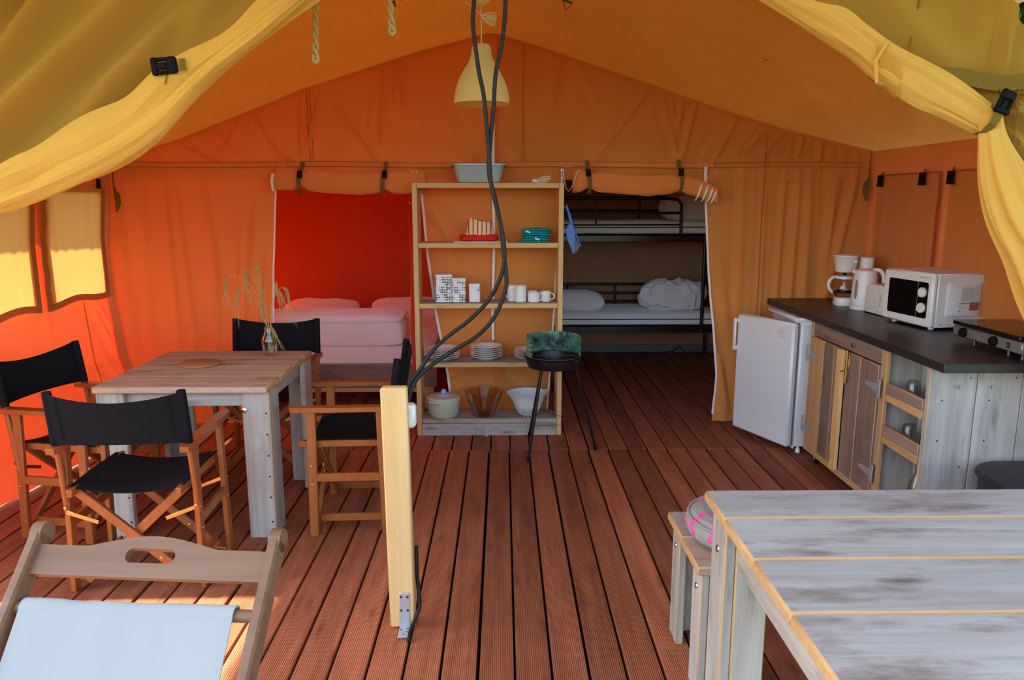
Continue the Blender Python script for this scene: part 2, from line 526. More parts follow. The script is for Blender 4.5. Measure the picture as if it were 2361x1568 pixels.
# --- fabric fold helpers (numpy)
def folds(a, z, lst):
    """sum of ridge folds; each (a0,z0,a1,z1,width,amp)"""
    h = np.zeros_like(a)
    for a0, z0, a1, z1, w, am in lst:
        dx, dz = a1 - a0, z1 - z0; L2 = dx * dx + dz * dz; L = math.sqrt(L2)
        t = ((a - a0) * dx + (z - z0) * dz) / L2
        d = ((a - a0) * dz - (z - z0) * dx) / L
        win = np.clip((t + .12) / .3, 0, 1) * np.clip((1.15 - t) / .3, 0, 1)
        win = win * win * (3 - 2 * win)
        h += am * win * (np.exp(-(d / w) ** 2) - .45 * np.exp(-((d - 1.6 * w) / (1.1 * w)) ** 2))
    return h
def waves(a, z, seed, amp, f=6.0):
    r = np.random.RandomState(seed); h = np.zeros_like(a)
    for i in range(7):
        k = f * (0.5 + 1.6 * r.rand()); ph = r.rand() * 6.28; sl = (r.rand() - .5) * .35
        h += np.sin(k * (a + sl * z) + ph) * (.5 + .5 * np.sin(1.3 * z * (1 + r.rand()) + ph * 2)) / (1 + k / f)
    return amp * h / 2.5

RPX = [-3.2, -2.62, -2.297, -2.094, -1.257, -.509, -.06, .3, 1.312, 1.836, 2.437, 3.0]
RPZ = [1.66, 1.795, 1.875, 1.944, 2.262, 2.492, 2.604, 2.497, 2.168, 2.008, 1.872, 1.75]
def roofz(x): return np.interp(x, RPX, RPZ)

# --- ceiling: one canvas over both slopes
xs = np.linspace(-2.68, 2.5, 150); ys = np.linspace(3.02, 7.78, 130)
X, Y = np.meshgrid(xs, ys, indexing='ij')
Z = roofz(X)
Zs = Z.copy()
for _ in range(3):
    Zs[1:-1] = (Zs[:-2] + 2 * Zs[1:-1] + Zs[2:]) / 4
bay = np.abs(np.sin((Y - 5.15) * PI / 2.25))
Zs = Zs + .045 * bay * np.sin(np.clip(np.abs(X + .06) / 2.5, 0, 1) * PI) + waves(Y, X, 3, .008, 3.0) * bay
Zs += folds(X, Y, [(-.5, 3.2, -2.2, 5.0, .10, .016), (.6, 3.0, 2.2, 4.9, .10, .014), (1.6, 3.2, 2.35, 4.4, .07, .010), (.2, 3.4, 1.0, 5.0, .09, .009), (-.3, 3.6, -1.3, 5.1, .08, .010)])
ceiling = struct(MB().grid(np.stack([X, Y, Zs], -1)).build('ceiling', C_ROOF, sharp=0))
def ribbon(name, pts, w, mat, parent, side=(1, 0, 0), kind=None, thick=0.0012):
    """flat tape along pts, width w in direction side"""
    s = Vector(side); m = MB(); P = [Vector(p) for p in pts]; vs = []; fs = []
    for i, p in enumerate(P):
        t = (P[min(i + 1, len(P) - 1)] - P[max(i - 1, 0)]).normalized()
        sd = (s - t * s.dot(t)).normalized(); nn = t.cross(sd) * thick
        for q in (p - sd * w / 2 - nn, p + sd * w / 2 - nn, p + sd * w / 2 + nn, p - sd * w / 2 + nn): vs.append(q)
    for i in range(len(P) - 1):
        for k in range(4):
            l = (k + 1) % 4
            fs.append((i * 4 + k, i * 4 + l, i * 4 + 4 + l, i * 4 + 4 + k))
    fs.append((3, 2, 1, 0)); e = 4 * (len(P) - 1); fs.append((e, e + 1, e + 2, e + 3))
    return m.add(vs, fs).build(name, mat, parent, sharp=.5)

# --- fly roof above and canopy over the terrace
def fly(name, y0, y1, slL, slR, xl, xr, zr=3.10):
    xx = np.linspace(xl, xr, 40); yy = np.linspace(y0, y1, 20)
    A, B = np.meshgrid(xx, yy, indexing='ij')
    Zf = zr - np.where(A < -.06, slL * (-.06 - A), slR * (A + .06)) + .02 * np.sin(B * 2.1)
    return struct(MB().grid(np.stack([A, B, Zf], -1)).build(name, C_FLY, sharp=.3))
fly('ceiling_fly_sheet', 2.9, 8.6, .352, .27, -3.30, 2.42)
fly('ceiling_canopy', .85, 2.9, .305, .27, -2.95, 2.5)

# --- back partition of the living area
BY = 5.15
GF = [(1.312 - .86, 2.42, .51, 2.0, .05, .010), (.40, 2.46, .36, 2.1, .03, -.010), (.47, 2.45, .62, 2.15, .03, .010),
      (.96, 2.26, .60, 1.80, .022, .016), (1.03, 2.25, 1.16, 1.80, .025, .018), (1.09, 2.23, 1.14, 2.02, .02, .012), (1.17, 2.19, 1.16, 1.98, .02, .010),
      (1.26, 2.17, 1.18, 1.80, .022, .018), (1.47, 2.10, 1.32, 1.80, .02, .014), (1.51, 2.09, 1.36, 1.80, .02, .014), (1.54, 2.08, 1.40, 1.80, .02, .013),
      (1.68, 2.03, 1.53, 1.83, .025, .012), (1.72, 2.00, 1.60, 1.85, .02, .012), (1.85, 1.98, 1.72, 1.84, .02, .010), (1.98, 1.95, 1.95, 1.82, .018, .012), (2.1, 1.93, 2.1, 1.8, .018, .012),
      (-.75, 2.40, -.79, 1.92, .018, .014), (-.72, 2.41, -.74, 2.12, .014, .012), (-.63, 2.44, -.64, 2.12, .014, .012), (-.67, 2.43, -.70, 2.2, .012, .010), (-.82, 2.36, -.86, 2.0, .02, .010),
      (-1.05, 2.15, -.80, 1.80, .03, .014), (-1.16, 2.24, -1.30, 1.80, .022, .014), (-1.30, 2.22, -1.32, 1.80, .02, .014), (-1.28, 2.23, -1.24, 1.95, .02, .010),
      (-1.60, 2.10, -1.45, 1.86, .03, .014), (-1.45, 1.86, -1.33, 1.79, .03, .012), (-2.1, 1.92, -1.85, 1.80, .022, .012), (-1.65, 2.1, -1.85, 1.84, .025, .010), (-1.9, 1.98, -1.75, 1.83, .025, -.010),
      (.1, 2.2, .35, 1.85, .07, .010), (-.4, 2.2, -.1, 1.8, .07, .010), (-.1, 1.95, -.25, 1.72, .03, -.012), (.05, 1.9, .18, 1.72, .03, -.010)]
xs = np.linspace(-2.68, 2.50, 420); vs = np.linspace(0, 1, 90)
U, V = np.meshgrid(xs, vs, indexing='ij')
ZB = 1.675
Zg = ZB + V * (roofz(U) + .01 - ZB)
D = 2.3 * folds(U, Zg, GF) + waves(U, Zg, 5, .008, 5.0)
fringe = np.clip((Zg - (roofz(U) - .25)) / .25, 0, 1)
D += .004 * np.sin(U * 95 + 3 * np.sin(U * 7)) * fringe * np.clip(np.sin(U * 3.1 + 1) + .2, 0, 1)
D += .004 * np.sin(U * 70) * np.clip((U - 1.5) / .3, 0, 1) * np.clip((1.95 - Zg) / .1, 0, 1)
wall_back = struct(MB().grid(np.stack([U, BY - D, Zg], -1)).build('wall_back', C_INNER, sharp=0))

def panel(name, edgeL, edgeR, z0, z1, fl, seed, wav, nu=120, nv=110, mat=C_INNER, y=BY, gather=0.0, parent=wall_back, hemwave=0.0):
    """hanging canvas panel between two edge curves x(z)"""
    zz = np.linspace(z0, z1, nv); ss = np.linspace(0, 1, nu)
    S, Zp = np.meshgrid(ss, zz, indexing='ij')
    xl = np.interp(zz, [p[1] for p in edgeL], [p[0] for p in edgeL]); xr = np.interp(zz, [p[1] for p in edgeR], [p[0] for p in edgeR])
    Xp = xl[None, :] + S * (xr - xl)[None, :]
    Dp = 1.5 * folds(Xp, Zp, fl) + waves(Xp, Zp, seed, wav, 7.0)
    if gather: Dp += gather * np.sin(Xp * 75 + 2 * np.sin(Xp * 9)) * np.clip((Zp - (z1 - .35)) / .35, 0, 1)
    Zq = Zp + hemwave * np.sin(Xp * 9) * np.clip(1 - (Zp - z0) / .3, 0, 1)
    return MB().grid(np.stack([Xp, y - Dp, Zq], -1)).build(name, mat, parent, sharp=0), (xl, xr, zz, Dp)

LE = [(-1.60, .0), (-1.585, .45), (-1.562, .80), (-1.545, 1.10), (-1.535, 1.20), (-1.515, 1.45), (-1.50, 1.62), (-1.482, 1.76)]
_, pl = panel('canvas_panel', [(-2.66, 0), (-2.69, .4), (-2.69, 1.2), (-2.63, 1.76)], LE, .01, 1.76,
              [(-2.20, 1.72, -2.16, .1, .035, .022), (-2.12, 1.74, -2.02, .1, .05, .026), (-2.33, 1.6, -2.36, .2, .05, .014), (-1.95, 1.7, -1.80, .6, .04, .016), (-1.62, 1.55, -1.80, .1, .04, .020), (-1.58, 1.2, -1.69, .1, .025, .018), (-1.9, 1.2, -1.9, .05, .04, .018), (-2.5, 1.7, -2.45, .1, .05, .014), (-1.75, 1.3, -1.86, .1, .022, .012)], 11, .007)
RE = [(1.475, .0), (1.487, .20), (1.487, .36), (1.462, .54), (1.436, .784), (1.405, 1.05), (1.39, 1.2), (1.36, 1.52), (1.355, 1.76)]
_, pr_ = panel('canvas_panel', RE, [(2.49, 0), (2.50, .85), (2.49, 1.76)], .01, 1.76,
              [(1.75, 1.75, 1.77, .05, .02, .016), (1.98, 1.75, 1.95, .05, .03, .026), (2.05, 1.75, 2.06, .3, .035, .022), (2.22, 1.75, 2.18, .3, .03, .020), (1.60, 1.75, 1.62, .4, .03, .014), (1.45, 1.2, 1.68, .05, .035, .016), (1.42, .8, 1.56, .0, .03, .018), (2.36, 1.74, 2.22, .9, .03, .022), (1.88, 1.7, 1.87, .3, .02, .012), (1.5, .5, 1.58, .1, .02, .014)], 23, .009, gather=.006)
ML = [(-.33, .0), (-.367, .22), (-.388, .392), (-.456, .788), (-.507, 1.20), (-.537, 1.604), (-.55, 1.76)]
MR = [(.305, .0), (.313, .125), (.339, .544), (.364, 1.025), (.385, 1.4), (.40, 1.76)]
_, pm = panel('canvas_panel', ML, MR, .01, 1.76,
              [(-.5, 1.5, -.25, 1.15, .03, .018), (-.05, .5, -.35, .25, .04, .02), (-.04, .45, .2, .2, .04, .022), (-.04, .6, -.02, .05, .03, -.03), (.0, 1.2, .2, .8, .04, .012), (-.05, .9, -.3, .6, .04, .014), (.0, .75, .25, .5, .03, .012), (-.1, .8, -.2, .3, .03, .014), (-.2, .35, -.36, .2, .03, .014)], 31, .009, nu=80)
# door edges with white zip tape
def zip_edge(data, side, w=.011, z0=.02, z1=1.70):
    xl, xr, zz, Dp = data; pts = []
    for j in range(0, len(zz), 3):
        if not (z0 <= zz[j] <= z1): continue
        x = xl[j] if side < 0 else xr[j]; d = Dp[0 if side < 0 else -1, j]
        pts.append((x, BY - d - .004, zz[j]))
    return ribbon('zip_tape', pts, w, M_ZIP, wall_back)
zip_edge(pl, 1, .012, .02, 1.72); zip_edge(pr_, -1, .014); zip_edge(pm, -1, .016); zip_edge(pm, 1, .013)
ribbon('zip_tape', [(-.062 + .006 * math.sin(z * 6), BY - .02, z) for z in np.linspace(.60, 1.60, 14)], .017, M_ZIP, wall_back)
ribbon('zip_tape', [(-.06, BY - .022, z) for z in np.linspace(1.66, 2.28, 9)], .020, M_ZIP, wall_back)
ribbon('zip_tape', [(1.345, BY - .03, z) for z in np.linspace(1.66, 1.76, 4)], .020, M_ZIP, wall_back)
# sewn band and seams
C_SEAM = canvas('doubled_canvas', (.47, .165, .05), (.45, .07, .012), .35)
ribbon('sewn_band', [(x, BY - .022 - .004 * math.sin(x * 9), 1.772 + .004 * math.sin(x * 4)) for x in np.linspace(-2.55, 1.40, 60)], .030, C_INNER, wall_back, (0, 0, 1))
for z in (1.757, 1.788):
    ribbon('seam', [(x, BY - .0225 - .004 * math.sin(x * 9), z + .004 * math.sin(x * 4)) for x in np.linspace(-2.55, 2.40, 70)], .003, C_SEAM, wall_back, (0, 0, 1))
for x, z0, z1 in ((.14, 1.79, 2.53), (-.03, 1.79, 2.58), (1.74, .05, 1.98), (-1.26, 1.79, 2.24), (-1.24, 1.79, 2.24)):
    ribbon('seam', [(x + .003 * math.sin(z * 8), BY - .021, z) for z in np.linspace(z0, z1, 16)], .004, C_SEAM, wall_back)
ribbon('seam', [(x, BY - .012, float(roofz(x)) - .012) for x in np.linspace(-2.5, 2.4, 90)], .018, C_INNER, wall_back, (0, 0, 1))
# small patches where the zips start
for x in (-1.44, -.60, .43, 1.32):
    m = MB(); m.box((x, BY - .026, 1.772), (.052, .003, .036)); m.build('reinforcement_patch', C_INNER, wall_back)

# hanging edge of the divider next to the shelf and the webbing loops at the corners
def loop(parent, x, y, z, s):
    pts = [(x, y, z + .16), (x, y, z), (x - s * .018, y - .01, z - .05), (x - s * .022, y - .01, z - .11), (x - s * .008, y - .01, z - .165)]
    w = [.004, .012, .042, .040, .012]; m = MB(); vs = []; fs = []
    for p, ww in zip(spline(pts, 13), np.interp(np.linspace(0, 4, 13), range(5), w)):
        vs += [(p[0] - ww / 2, p[1], p[2]), (p[0] + ww / 2, p[1] - .004, p[2])]
    for i in range(12): fs.append((2 * i, 2 * i + 1, 2 * i + 3, 2 * i + 2))
    m.add(vs, fs); o = m.build('webbing_loop', C_WEB, parent, sharp=0)
    mod = o.modifiers.new('thickness', 'SOLIDIFY'); mod.thickness = .003
    t = MB(); t.tube([(x - s * .018, y - .012, z - .125), (x - s * .002, y - .012, z - .125), (x - s * .012, y - .012, z - .16)], .0022, 6, closed=True); t.build('ring', M_BRASS, o)
loop(wall_back, -2.535, 5.09, 1.63, -1); loop(wall_back, 2.42, 5.09, 1.70, 1)

# --- rolled-up door flaps
def buckle(parent, p, R=None, s=1.0, mat=M_BLACKP):
    m = MB(); R = R or Matrix.Identity(3)
    m.box(p, (.034 * s, .012 * s, .022 * s), .004 * s, R)
    for k in (-1, 1):
        m.box(Vector(p) + R @ Vector((.013 * s * k, 0, -.020 * s)), (.008 * s, .010 * s, .024 * s), .003 * s, R)
    m.box(Vector(p) + R @ Vector((0, 0, -.022 * s)), (.014 * s, .008 * s, .022 * s), .002 * s, R)
    m.box(Vector(p) + R @ Vector((0, 0, -.036 * s)), (.036 * s, .012 * s, .012 * s), .003 * s, R)
    return m.build('buckle', mat, parent)
def roll(path, rad, pinch, seed, name='rolled_flap'):
    P = spline(path, 90); n = 28; vs = np.zeros((n + 1, 90, 3))
    r = np.interp(np.linspace(0, 1, 90), np.linspace(0, 1, len(rad)), rad)
    for i, p in enumerate(P):
        f = 1.0
        for q in pinch: f *= 1 - .30 * math.exp(-((p[0] - q) / .035) ** 2)
        for k in range(n + 1):
            a = 2 * PI * k / n
            near = sum(math.exp(-((p[0] - q) / .10) ** 2) for q in pinch)
            w = 1 + .10 * math.sin(9 * a + 2 * math.sin(p[0] * 6)) * near + .16 * nz(p[0] * 5 + seed, math.cos(a) * 1.2, math.sin(a) * 1.2) + .05 * nz(p[0] * 22, math.cos(a) * 3, seed)
            vs[k, i] = (p[0], p[1] + r[i] * .75 * f * w * math.cos(a), p[2] + r[i] * f * w * math.sin(a))
    m = MB().grid(vs)
    for e in (0, 89):
        idx = [tuple(vs[k, e]) for k in range(n)]
        m.add(idx, [tuple(range(n))])
    return m.build(name, C_INNER, wall_back, sharp=1.2)
fl = roll([(-1.475, 5.06, 1.662), (-1.30, 5.05, 1.665), (-1.02, 5.05, 1.652), (-.76, 5.05, 1.655), (-.50, 5.05, 1.652)], [.056, .060, .072, .068, .066], (-1.305, -.765), 2.0)
ribbon('zip_tape', [(-1.475, 5.0, 1.60), (-1.48, 4.995, 1.66), (-1.475, 5.01, 1.71)], .016, M_ZIP, fl)
fr = roll([(.462, 5.06, 1.655), (.50, 5.04, 1.665), (.575, 5.03, 1.665), (.75, 5.03, 1.645), (.95, 5.03, 1.635), (1.15, 5.03, 1.648), (1.28, 5.03, 1.615), (1.40, 5.03, 1.575)], [.060, .070, .055, .062, .068, .058, .058, .05], (.565, 1.16), 5.0)
ribbon('zip_tape', [(.492, 4.985, 1.735), (.475, 4.985, 1.70), (.452, 4.985, 1.63), (.43, 5.0, 1.60), (.412, 5.01, 1.62), (.398, 5.02, 1.68), (.396, 5.03, 1.74), (.388, 5.03, 1.745), (.384, 5.03, 1.70), (.383, 5.03, 1.655)], .009, M_ZIP, fr, (.4, -1, 0))
for k in range(4):
    x = 1.275 + .045 * k - .004 * k * k
    pts = [(x + .03 * math.sin(a) * .6, 5.03 - (.047 - .002 * k) * math.cos(a) * 1.0, 1.60 - .011 * k + (.060 - .004 * k) * math.sin(a)) for a in np.linspace(-1.4, 1.3, 12)]
    ribbon('zip_tape', pts, .012, M_ZIP, fr, (1, 0, .1))
def strap(parent, x, zt, dx):
    s = ribbon('strap', [(x, 5.105, zt), (x, 5.085, zt - .03), (x, 5.02, zt - .075), (x + dx, 4.985, zt - .12), (x + dx * 1.6, 5.0, zt - .18), (x + dx * 2, 5.05, zt - .215)], .026, C_WEB, parent)
    buckle(parent, (x, 5.008, zt - .070), RX(-.3), .95)
strap(fl, -1.302, 1.790, -.004); strap(fl, -.758, 1.790, -.010)
strap(fr, .556, 1.800, .006); strap(fr, 1.157, 1.805, .004)
# zip sliders
for x, z in ((-1.485, 1.735), (-.575, 1.715), (.391, 1.735)):
    m = MB(); m.box((x, 5.10, z), (.014, .008, .022), .003); m.box((x, 5.094, z - .020), (.009, .004, .026), .002)
    m.build('zip_slider', M_CHROME, wall_back)
for x, dx in ((-.583, -.008), (-.567, .008)):
    ribbon('zip_tape', [(x + dx * .5, 5.10, 1.735), (x + dx, 5.10, 1.70), (x + dx * 1.3, 5.10, 1.655)], .007, M_ZIP, wall_back)
m = MB(); zz = np.linspace(.30, 1.46, 30)
G = np.zeros((6, 30, 3))
for i in range(6):
    for j, z in enumerate(zz): G[i, j] = (-.625 + .012 * i * (1.5 - z) + .004 * math.sin(z * 7), 5.13 - .012 * math.sin(i * 1.2), z)
m.grid(G).build('divider_edge', C_RED, wall_back, sharp=0)

# --- left wall with two windows
def lw_x(y, z):
    base = np.interp(z, [0, .25, .9, 1.3, 1.82, 1.9], [.10, .045, .0, .0, .055, .06])
    corner = np.interp(y, [2.9, 3.7, 4.3, 5.15], [-.03, .0, .06, .10]) * np.clip(1 - z / .5, 0, 1)
    return -2.675 + base + corner
ys = np.linspace(2.73, 5.17, 164); zs = np.linspace(.005, 1.86, 120)
Y, Z = np.meshgrid(ys, zs, indexing='ij')
LF = [(4.9, .92, 5.1, .55, .03, .018), (4.95, .92, 5.12, .7, .025, .014), (5.0, .5, 5.1, .05, .03, .02), (4.85, .45, 5.02, .05, .025, .014), (4.45, 1.5, 4.42, .6, .03, .012)]
X = lw_x(Y, Z) + folds(Y, Z, LF) + waves(Y, Z, 41, .010, 4.0)
WIN = ((4.49, 5.055, .955, 1.60), (3.70, 4.28, .955, 1.60))
def hole(p, q):
    y = (p[1] + q[1]) / 2; z = (p[2] + q[2]) / 2
    return any(a < y < b and c < z < d for a, b, c, d in WIN)
wall_left = struct(MB().grid(np.stack([X, Y, Z], -1), hole).build('wall_left', C_ORANGE, sharp=0))
ribbon('corner_seam', [(float(lw_x(5.13, z)) + .035 + .012 * math.sin(z * 3), 5.125 + .012 * math.sin(z * 5), z) for z in np.linspace(.02, 1.80, 30)], .045, C_ORANGE, wall_left, (1, .3, 0))
ribbon('seam', [(float(lw_x(4.83, z)) + .006, 4.83 + .03 * (1 - z), z) for z in np.linspace(.02, .93, 12)], .007, C_HEM, wall_left, (0, 1, 0))
for n, (y0, y1) in enumerate(((4.405, 5.105), (3.62, 4.345))):
    yy = np.linspace(y0, y1, 70); zz = np.linspace(.90 + .02, 1.645, 60)
    Yf, Zf = np.meshgrid(yy, zz, indexing='ij')
    fl_ = [(y0 + .1, 1.6, y0 + .16, 1.0, .02, .008), (y0 + .22, 1.62, y0 + .25, .98, .02, .008), (y0 + .33, 1.62, y0 + .37, 1.0, .025, .007), (y0 + .48, 1.62, y0 + .56, 1.0, .02, .009), (y0 + .6, 1.6, y0 + .64, 1.0, .015, .006)]
    Xf = lw_x(Yf, Zf) + .032 + folds(Yf, Zf, fl_) + waves(Yf, Zf, 50 + n, .006, 9.0)
    Zf2 = Zf + .012 * np.sin(Yf * 11) * np.clip(1 - (Zf - .92) / .2, 0, 1) + .02 * (Yf - y0) * 0
    w = struct(MB().grid(np.stack([Xf, Yf, Zf2], -1)).build('window_%d' % (n + 1), C_FLAP, sharp=0))
    hem = [(float(Xf[0, j]) + .004, y0 + .022 + .008 * math.sin(j * .5), float(Zf2[0, j])) for j in range(0, 60, 3)]
    ribbon('hem', hem, .05, C_HEM, w, (0, 1, 0))
    hem = [(float(Xf[-1, j]) + .004, y1 - .02, float(Zf2[-1, j])) for j in range(0, 60, 3)]
    ribbon('hem', hem, .04, C_HEM, w, (0, 1, 0))
    hem = [(float(Xf[i, 0]) + .004, float(Yf[i, 0]), float(Zf2[i, 0]) + .014) for i in range(0, 70, 3)]
    ribbon('hem', hem, .04, C_HEM, w, (0, 0, 1))
    for f in (.22, .85):
        yb = y0 + (y1 - y0) * f
        buckle(w, (float(lw_x(yb, 1.6)) + .055, yb, 1.665), RZ(PI / 2), 1.15)
buckle(wall_left, (-2.44, 5.06, 1.86), None, 1.1)
ribbon('header_band', [(float(lw_x(y, 1.70)) + .012, y, 1.70) for y in np.linspace(2.98, 5.14, 20)], .05, C_ORANGE, wall_left, (0, 0, 1))

# --- right wall with two covered windows
def rw_x(y, z): return 2.475 + np.interp(z, [0, .9, 1.6, 1.9], [-.03, 0.0, .0, -.03])
X = rw_x(Y, Z) - folds(Y, Z, [(4.9, 1.8, 4.7, 1.3, .04, .012), (4.3, 1.82, 4.2, 1.6, .03, .010), (4.35, 1.82, 4.5, 1.68, .03, .010), (4.0, 1.8, 4.2, 1.7, .03, .01)]) - waves(Y, Z, 61, .008, 4.0)
RWIN = ((4.33, 4.90, .99, 1.63), (3.58, 4.13, .99, 1.63))
def rhole(p, q):
    y = (p[1] + q[1]) / 2; z = (p[2] + q[2]) / 2
    return any(a < y < b and c < z < d for a, b, c, d in RWIN)
wall_right = struct(MB().grid(np.stack([X, Y, Z], -1)).build('wall_right', C_ORANGE, sharp=0))
for n, (y0, y1) in enumerate(((4.285, 5.02), (3.46, 4.21))):
    yy = np.linspace(y0, y1, 60); zz = np.linspace(.955, 1.705, 50)
    Yf, Zf = np.meshgrid(yy, zz, indexing='ij')
    fl_ = [(y0 + .1, 1.68, y0 + .06, 1.0, .03, .012), (y0 + .3, 1.68, y0 + .34, 1.0, .035, .010), (y0 + .45, 1.68, y0 + .42, 1.0, .03, .010), (y0 + .62, 1.66, y0 + .64, 1.0, .03, .010), (y0 + .02, 1.7, y0 + .01, 1.0, .03, .02)]
    Xf = rw_x(Yf, Zf) - .025 - folds(Yf, Zf, fl_) - waves(Yf, Zf, 70 + n, .006, 9.0)
    w = struct(MB().grid(np.stack([Xf, Yf, Zf], -1)).build('window_%d' % (n + 3), C_FLAPR, sharp=0))
    ribbon('hem', [(float(Xf[i, -1]) - .004, float(Yf[i, -1]), 1.70) for i in range(0, 60, 4)], .010, C_SEAM, w, (0, 0, 1))
    ribbon('hem', [(float(Xf[0, j]) - .004, y0 + .004, float(Zf[0, j])) for j in range(0, 50, 4)], .012, C_SEAM, w, (0, 1, 0))
    for f in (.13, .80) if n == 0 else (.92, .3):
        yb = y0 + (y1 - y0) * (1 - f) if n == 0 else y0 + (y1 - y0) * f
        buckle(w, (2.415, yb, 1.685), RZ(-PI / 2 + .3), 1.35)
        ribbon('strap', [(2.43, yb, 1.72), (2.425, yb, 1.70)], .02, C_WEB, w, (0, 1, 0))

# --- bedrooms behind: rear wall, side walls, divider
xs = np.linspace(-2.68, 2.49, 130); vs = np.linspace(0, 1, 60)
U, V = np.meshgrid(xs, vs, indexing='ij'); Zr = V * (roofz(U) + .01)
D = waves(U, Zr, 81, .012, 4.0) + folds(U, Zr, [(-1.9, 1.8, -1.88, .5, .05, .02), (-1.5, 1.9, -1.52, .6, .06, .02), (-1.1, 1.8, -1.12, .7, .05, .015), (-.8, 1.8, -.78, .6, .04, .015)])
wall_rear = struct(MB().grid(np.stack([U, 7.74 - D, Zr], -1)).build('wall_rear', C_ORANGE, sharp=0))
ribbon('ground_skirt', [(x, 7.655, .045 + .006 * math.sin(x * 3)) for x in np.linspace(.1, 2.4, 20)], .085, plain('grey_skirt', (.17, .15, .12), .8, var=.3), wall_rear, (0, 0, 1))
def side(name, x, y0, y1, zt, mat, seed):
    A, B = np.meshgrid(np.linspace(y0, y1, 70), np.linspace(.005, zt, 50), indexing='ij')
    return struct(MB().grid(np.stack([x + waves(A, B, seed, .012, 4.0), A, B], -1)).build(name, mat, sharp=0))
side('wall_bedroom_left', -2.66, 5.15, 7.74, 1.83, C_BEDL, 91)
side('wall_bedroom_right', 2.47, 5.15, 7.74, 1.87, C_ORANGE, 92)
side('wall_bunkroom_shade_layer', 2.40, 5.22, 7.70, 1.86, C_DARK, 95)  # unseen second layer added to absorb light and keep the bunk room dark
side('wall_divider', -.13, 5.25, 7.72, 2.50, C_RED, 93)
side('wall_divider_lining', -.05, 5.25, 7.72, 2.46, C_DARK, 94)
# red lining of the left bedroom; ceiling added to darken the bunk room
A, B = np.meshgrid(np.linspace(-2.6, -.15, 60), np.linspace(-.02, 1.95, 40), indexing='ij')
struct(MB().grid(np.stack([A, 7.66 - waves(A, B, 97, .012, 4.0), B], -1)).build('wall_bedroom_rear', C_RED, sharp=0))
A, B = np.meshgrid(np.linspace(-.04, 2.44, 40), np.linspace(5.2, 7.7, 40), indexing='ij')
struct(MB().grid(np.stack([A, B, np.minimum(1.98 + waves(A, B, 98, .02, 3.0), roofz(A) - .03)], -1)).build('ceiling_bunkroom_shade', C_DARK, sharp=0))  # unseen, added to keep roof light out of the bunk room
A, B = np.meshgrid(np.linspace(-.04, 2.40, 50), np.linspace(-.02, 1.95, 40), indexing='ij')
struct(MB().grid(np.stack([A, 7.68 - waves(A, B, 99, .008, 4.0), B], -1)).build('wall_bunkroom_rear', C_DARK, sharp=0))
# ================================================================== FRONT CURTAINS
def swept_band(up, low, n, depth, y0, seed, wr, k=26, ext=(1, 1), squash=1.0):
    """fat rolled hem between an upper and a lower boundary curve, both (x, z, [y])"""
    A = spline([(p[0], p[1]) for p in up], n); B = spline([(p[0], p[1]) for p in low], n)
    G = np.zeros((k + 1, n, 3))
    for i in range(n):
        a, b = A[i], B[i]; c = (a + b) / 2; h = (b - a) / 2; t = i / (n - 1)
        dep = depth * (np.interp(t, [0, .5, 1], squash) if not isinstance(squash, float) else squash)
        for j in range(k + 1):
            th = 2 * PI * j / k
            w = wr * (nz(c[0] * 2.5 + seed, math.cos(th) * 2.2, math.sin(th) * 2.2) + .6 * nz(c[0] * 6 + seed, math.cos(th) * 5, math.sin(th) * 5))
            q = c + h * (math.cos(th) * (1 + w))
            G[j, i] = (q[0], y0 - dep * math.sin(th) * (1 + 2 * w), q[1])
    return G

# left curtain
cl = thing('tent_curtain', 'yellow canvas front curtain gathered up to the left with a thick rolled edge', 'curtain', (0, 0, 0))
Lup = [(-2.75, 1.22), (-2.3, 1.44), (-1.857, 1.667), (-1.688, 1.752), (-1.52, 1.845), (-1.356, 1.918), (-1.212, 2.042), (-1.01, 2.132), (-.863, 2.25), (-.62, 2.42), (-.35, 2.62)]
Llow = [(-2.75, 1.10), (-2.3, 1.30), (-1.878, 1.493), (-1.66, 1.575), (-1.459, 1.659), (-1.275, 1.761), (-1.12, 1.91), (-.938, 2.058), (-.711, 2.213), (-.50, 2.36), (-.28, 2.56)]
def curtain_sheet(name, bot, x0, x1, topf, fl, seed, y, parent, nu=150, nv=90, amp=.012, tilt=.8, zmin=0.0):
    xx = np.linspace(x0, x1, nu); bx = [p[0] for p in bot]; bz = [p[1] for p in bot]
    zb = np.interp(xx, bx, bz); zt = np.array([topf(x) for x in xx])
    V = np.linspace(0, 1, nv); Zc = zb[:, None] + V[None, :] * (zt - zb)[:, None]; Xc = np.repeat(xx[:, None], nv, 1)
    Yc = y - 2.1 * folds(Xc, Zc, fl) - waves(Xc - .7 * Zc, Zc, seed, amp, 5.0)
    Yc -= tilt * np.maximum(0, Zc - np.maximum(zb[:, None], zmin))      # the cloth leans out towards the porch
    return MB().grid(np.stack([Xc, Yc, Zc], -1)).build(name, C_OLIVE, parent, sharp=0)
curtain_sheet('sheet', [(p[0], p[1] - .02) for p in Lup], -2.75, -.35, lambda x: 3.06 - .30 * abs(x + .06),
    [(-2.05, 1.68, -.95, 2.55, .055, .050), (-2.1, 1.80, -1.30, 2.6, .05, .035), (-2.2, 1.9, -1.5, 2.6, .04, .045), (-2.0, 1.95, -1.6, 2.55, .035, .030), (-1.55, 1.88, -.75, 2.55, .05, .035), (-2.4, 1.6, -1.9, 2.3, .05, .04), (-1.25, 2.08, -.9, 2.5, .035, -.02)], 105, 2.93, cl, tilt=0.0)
o = MB().grid(swept_band(Lup, Llow, 170, .065, 2.90, 3.0, .15, squash=(1.3, 1.0, .55))).build('rolled_edge', C_SAND, cl, sharp=0)
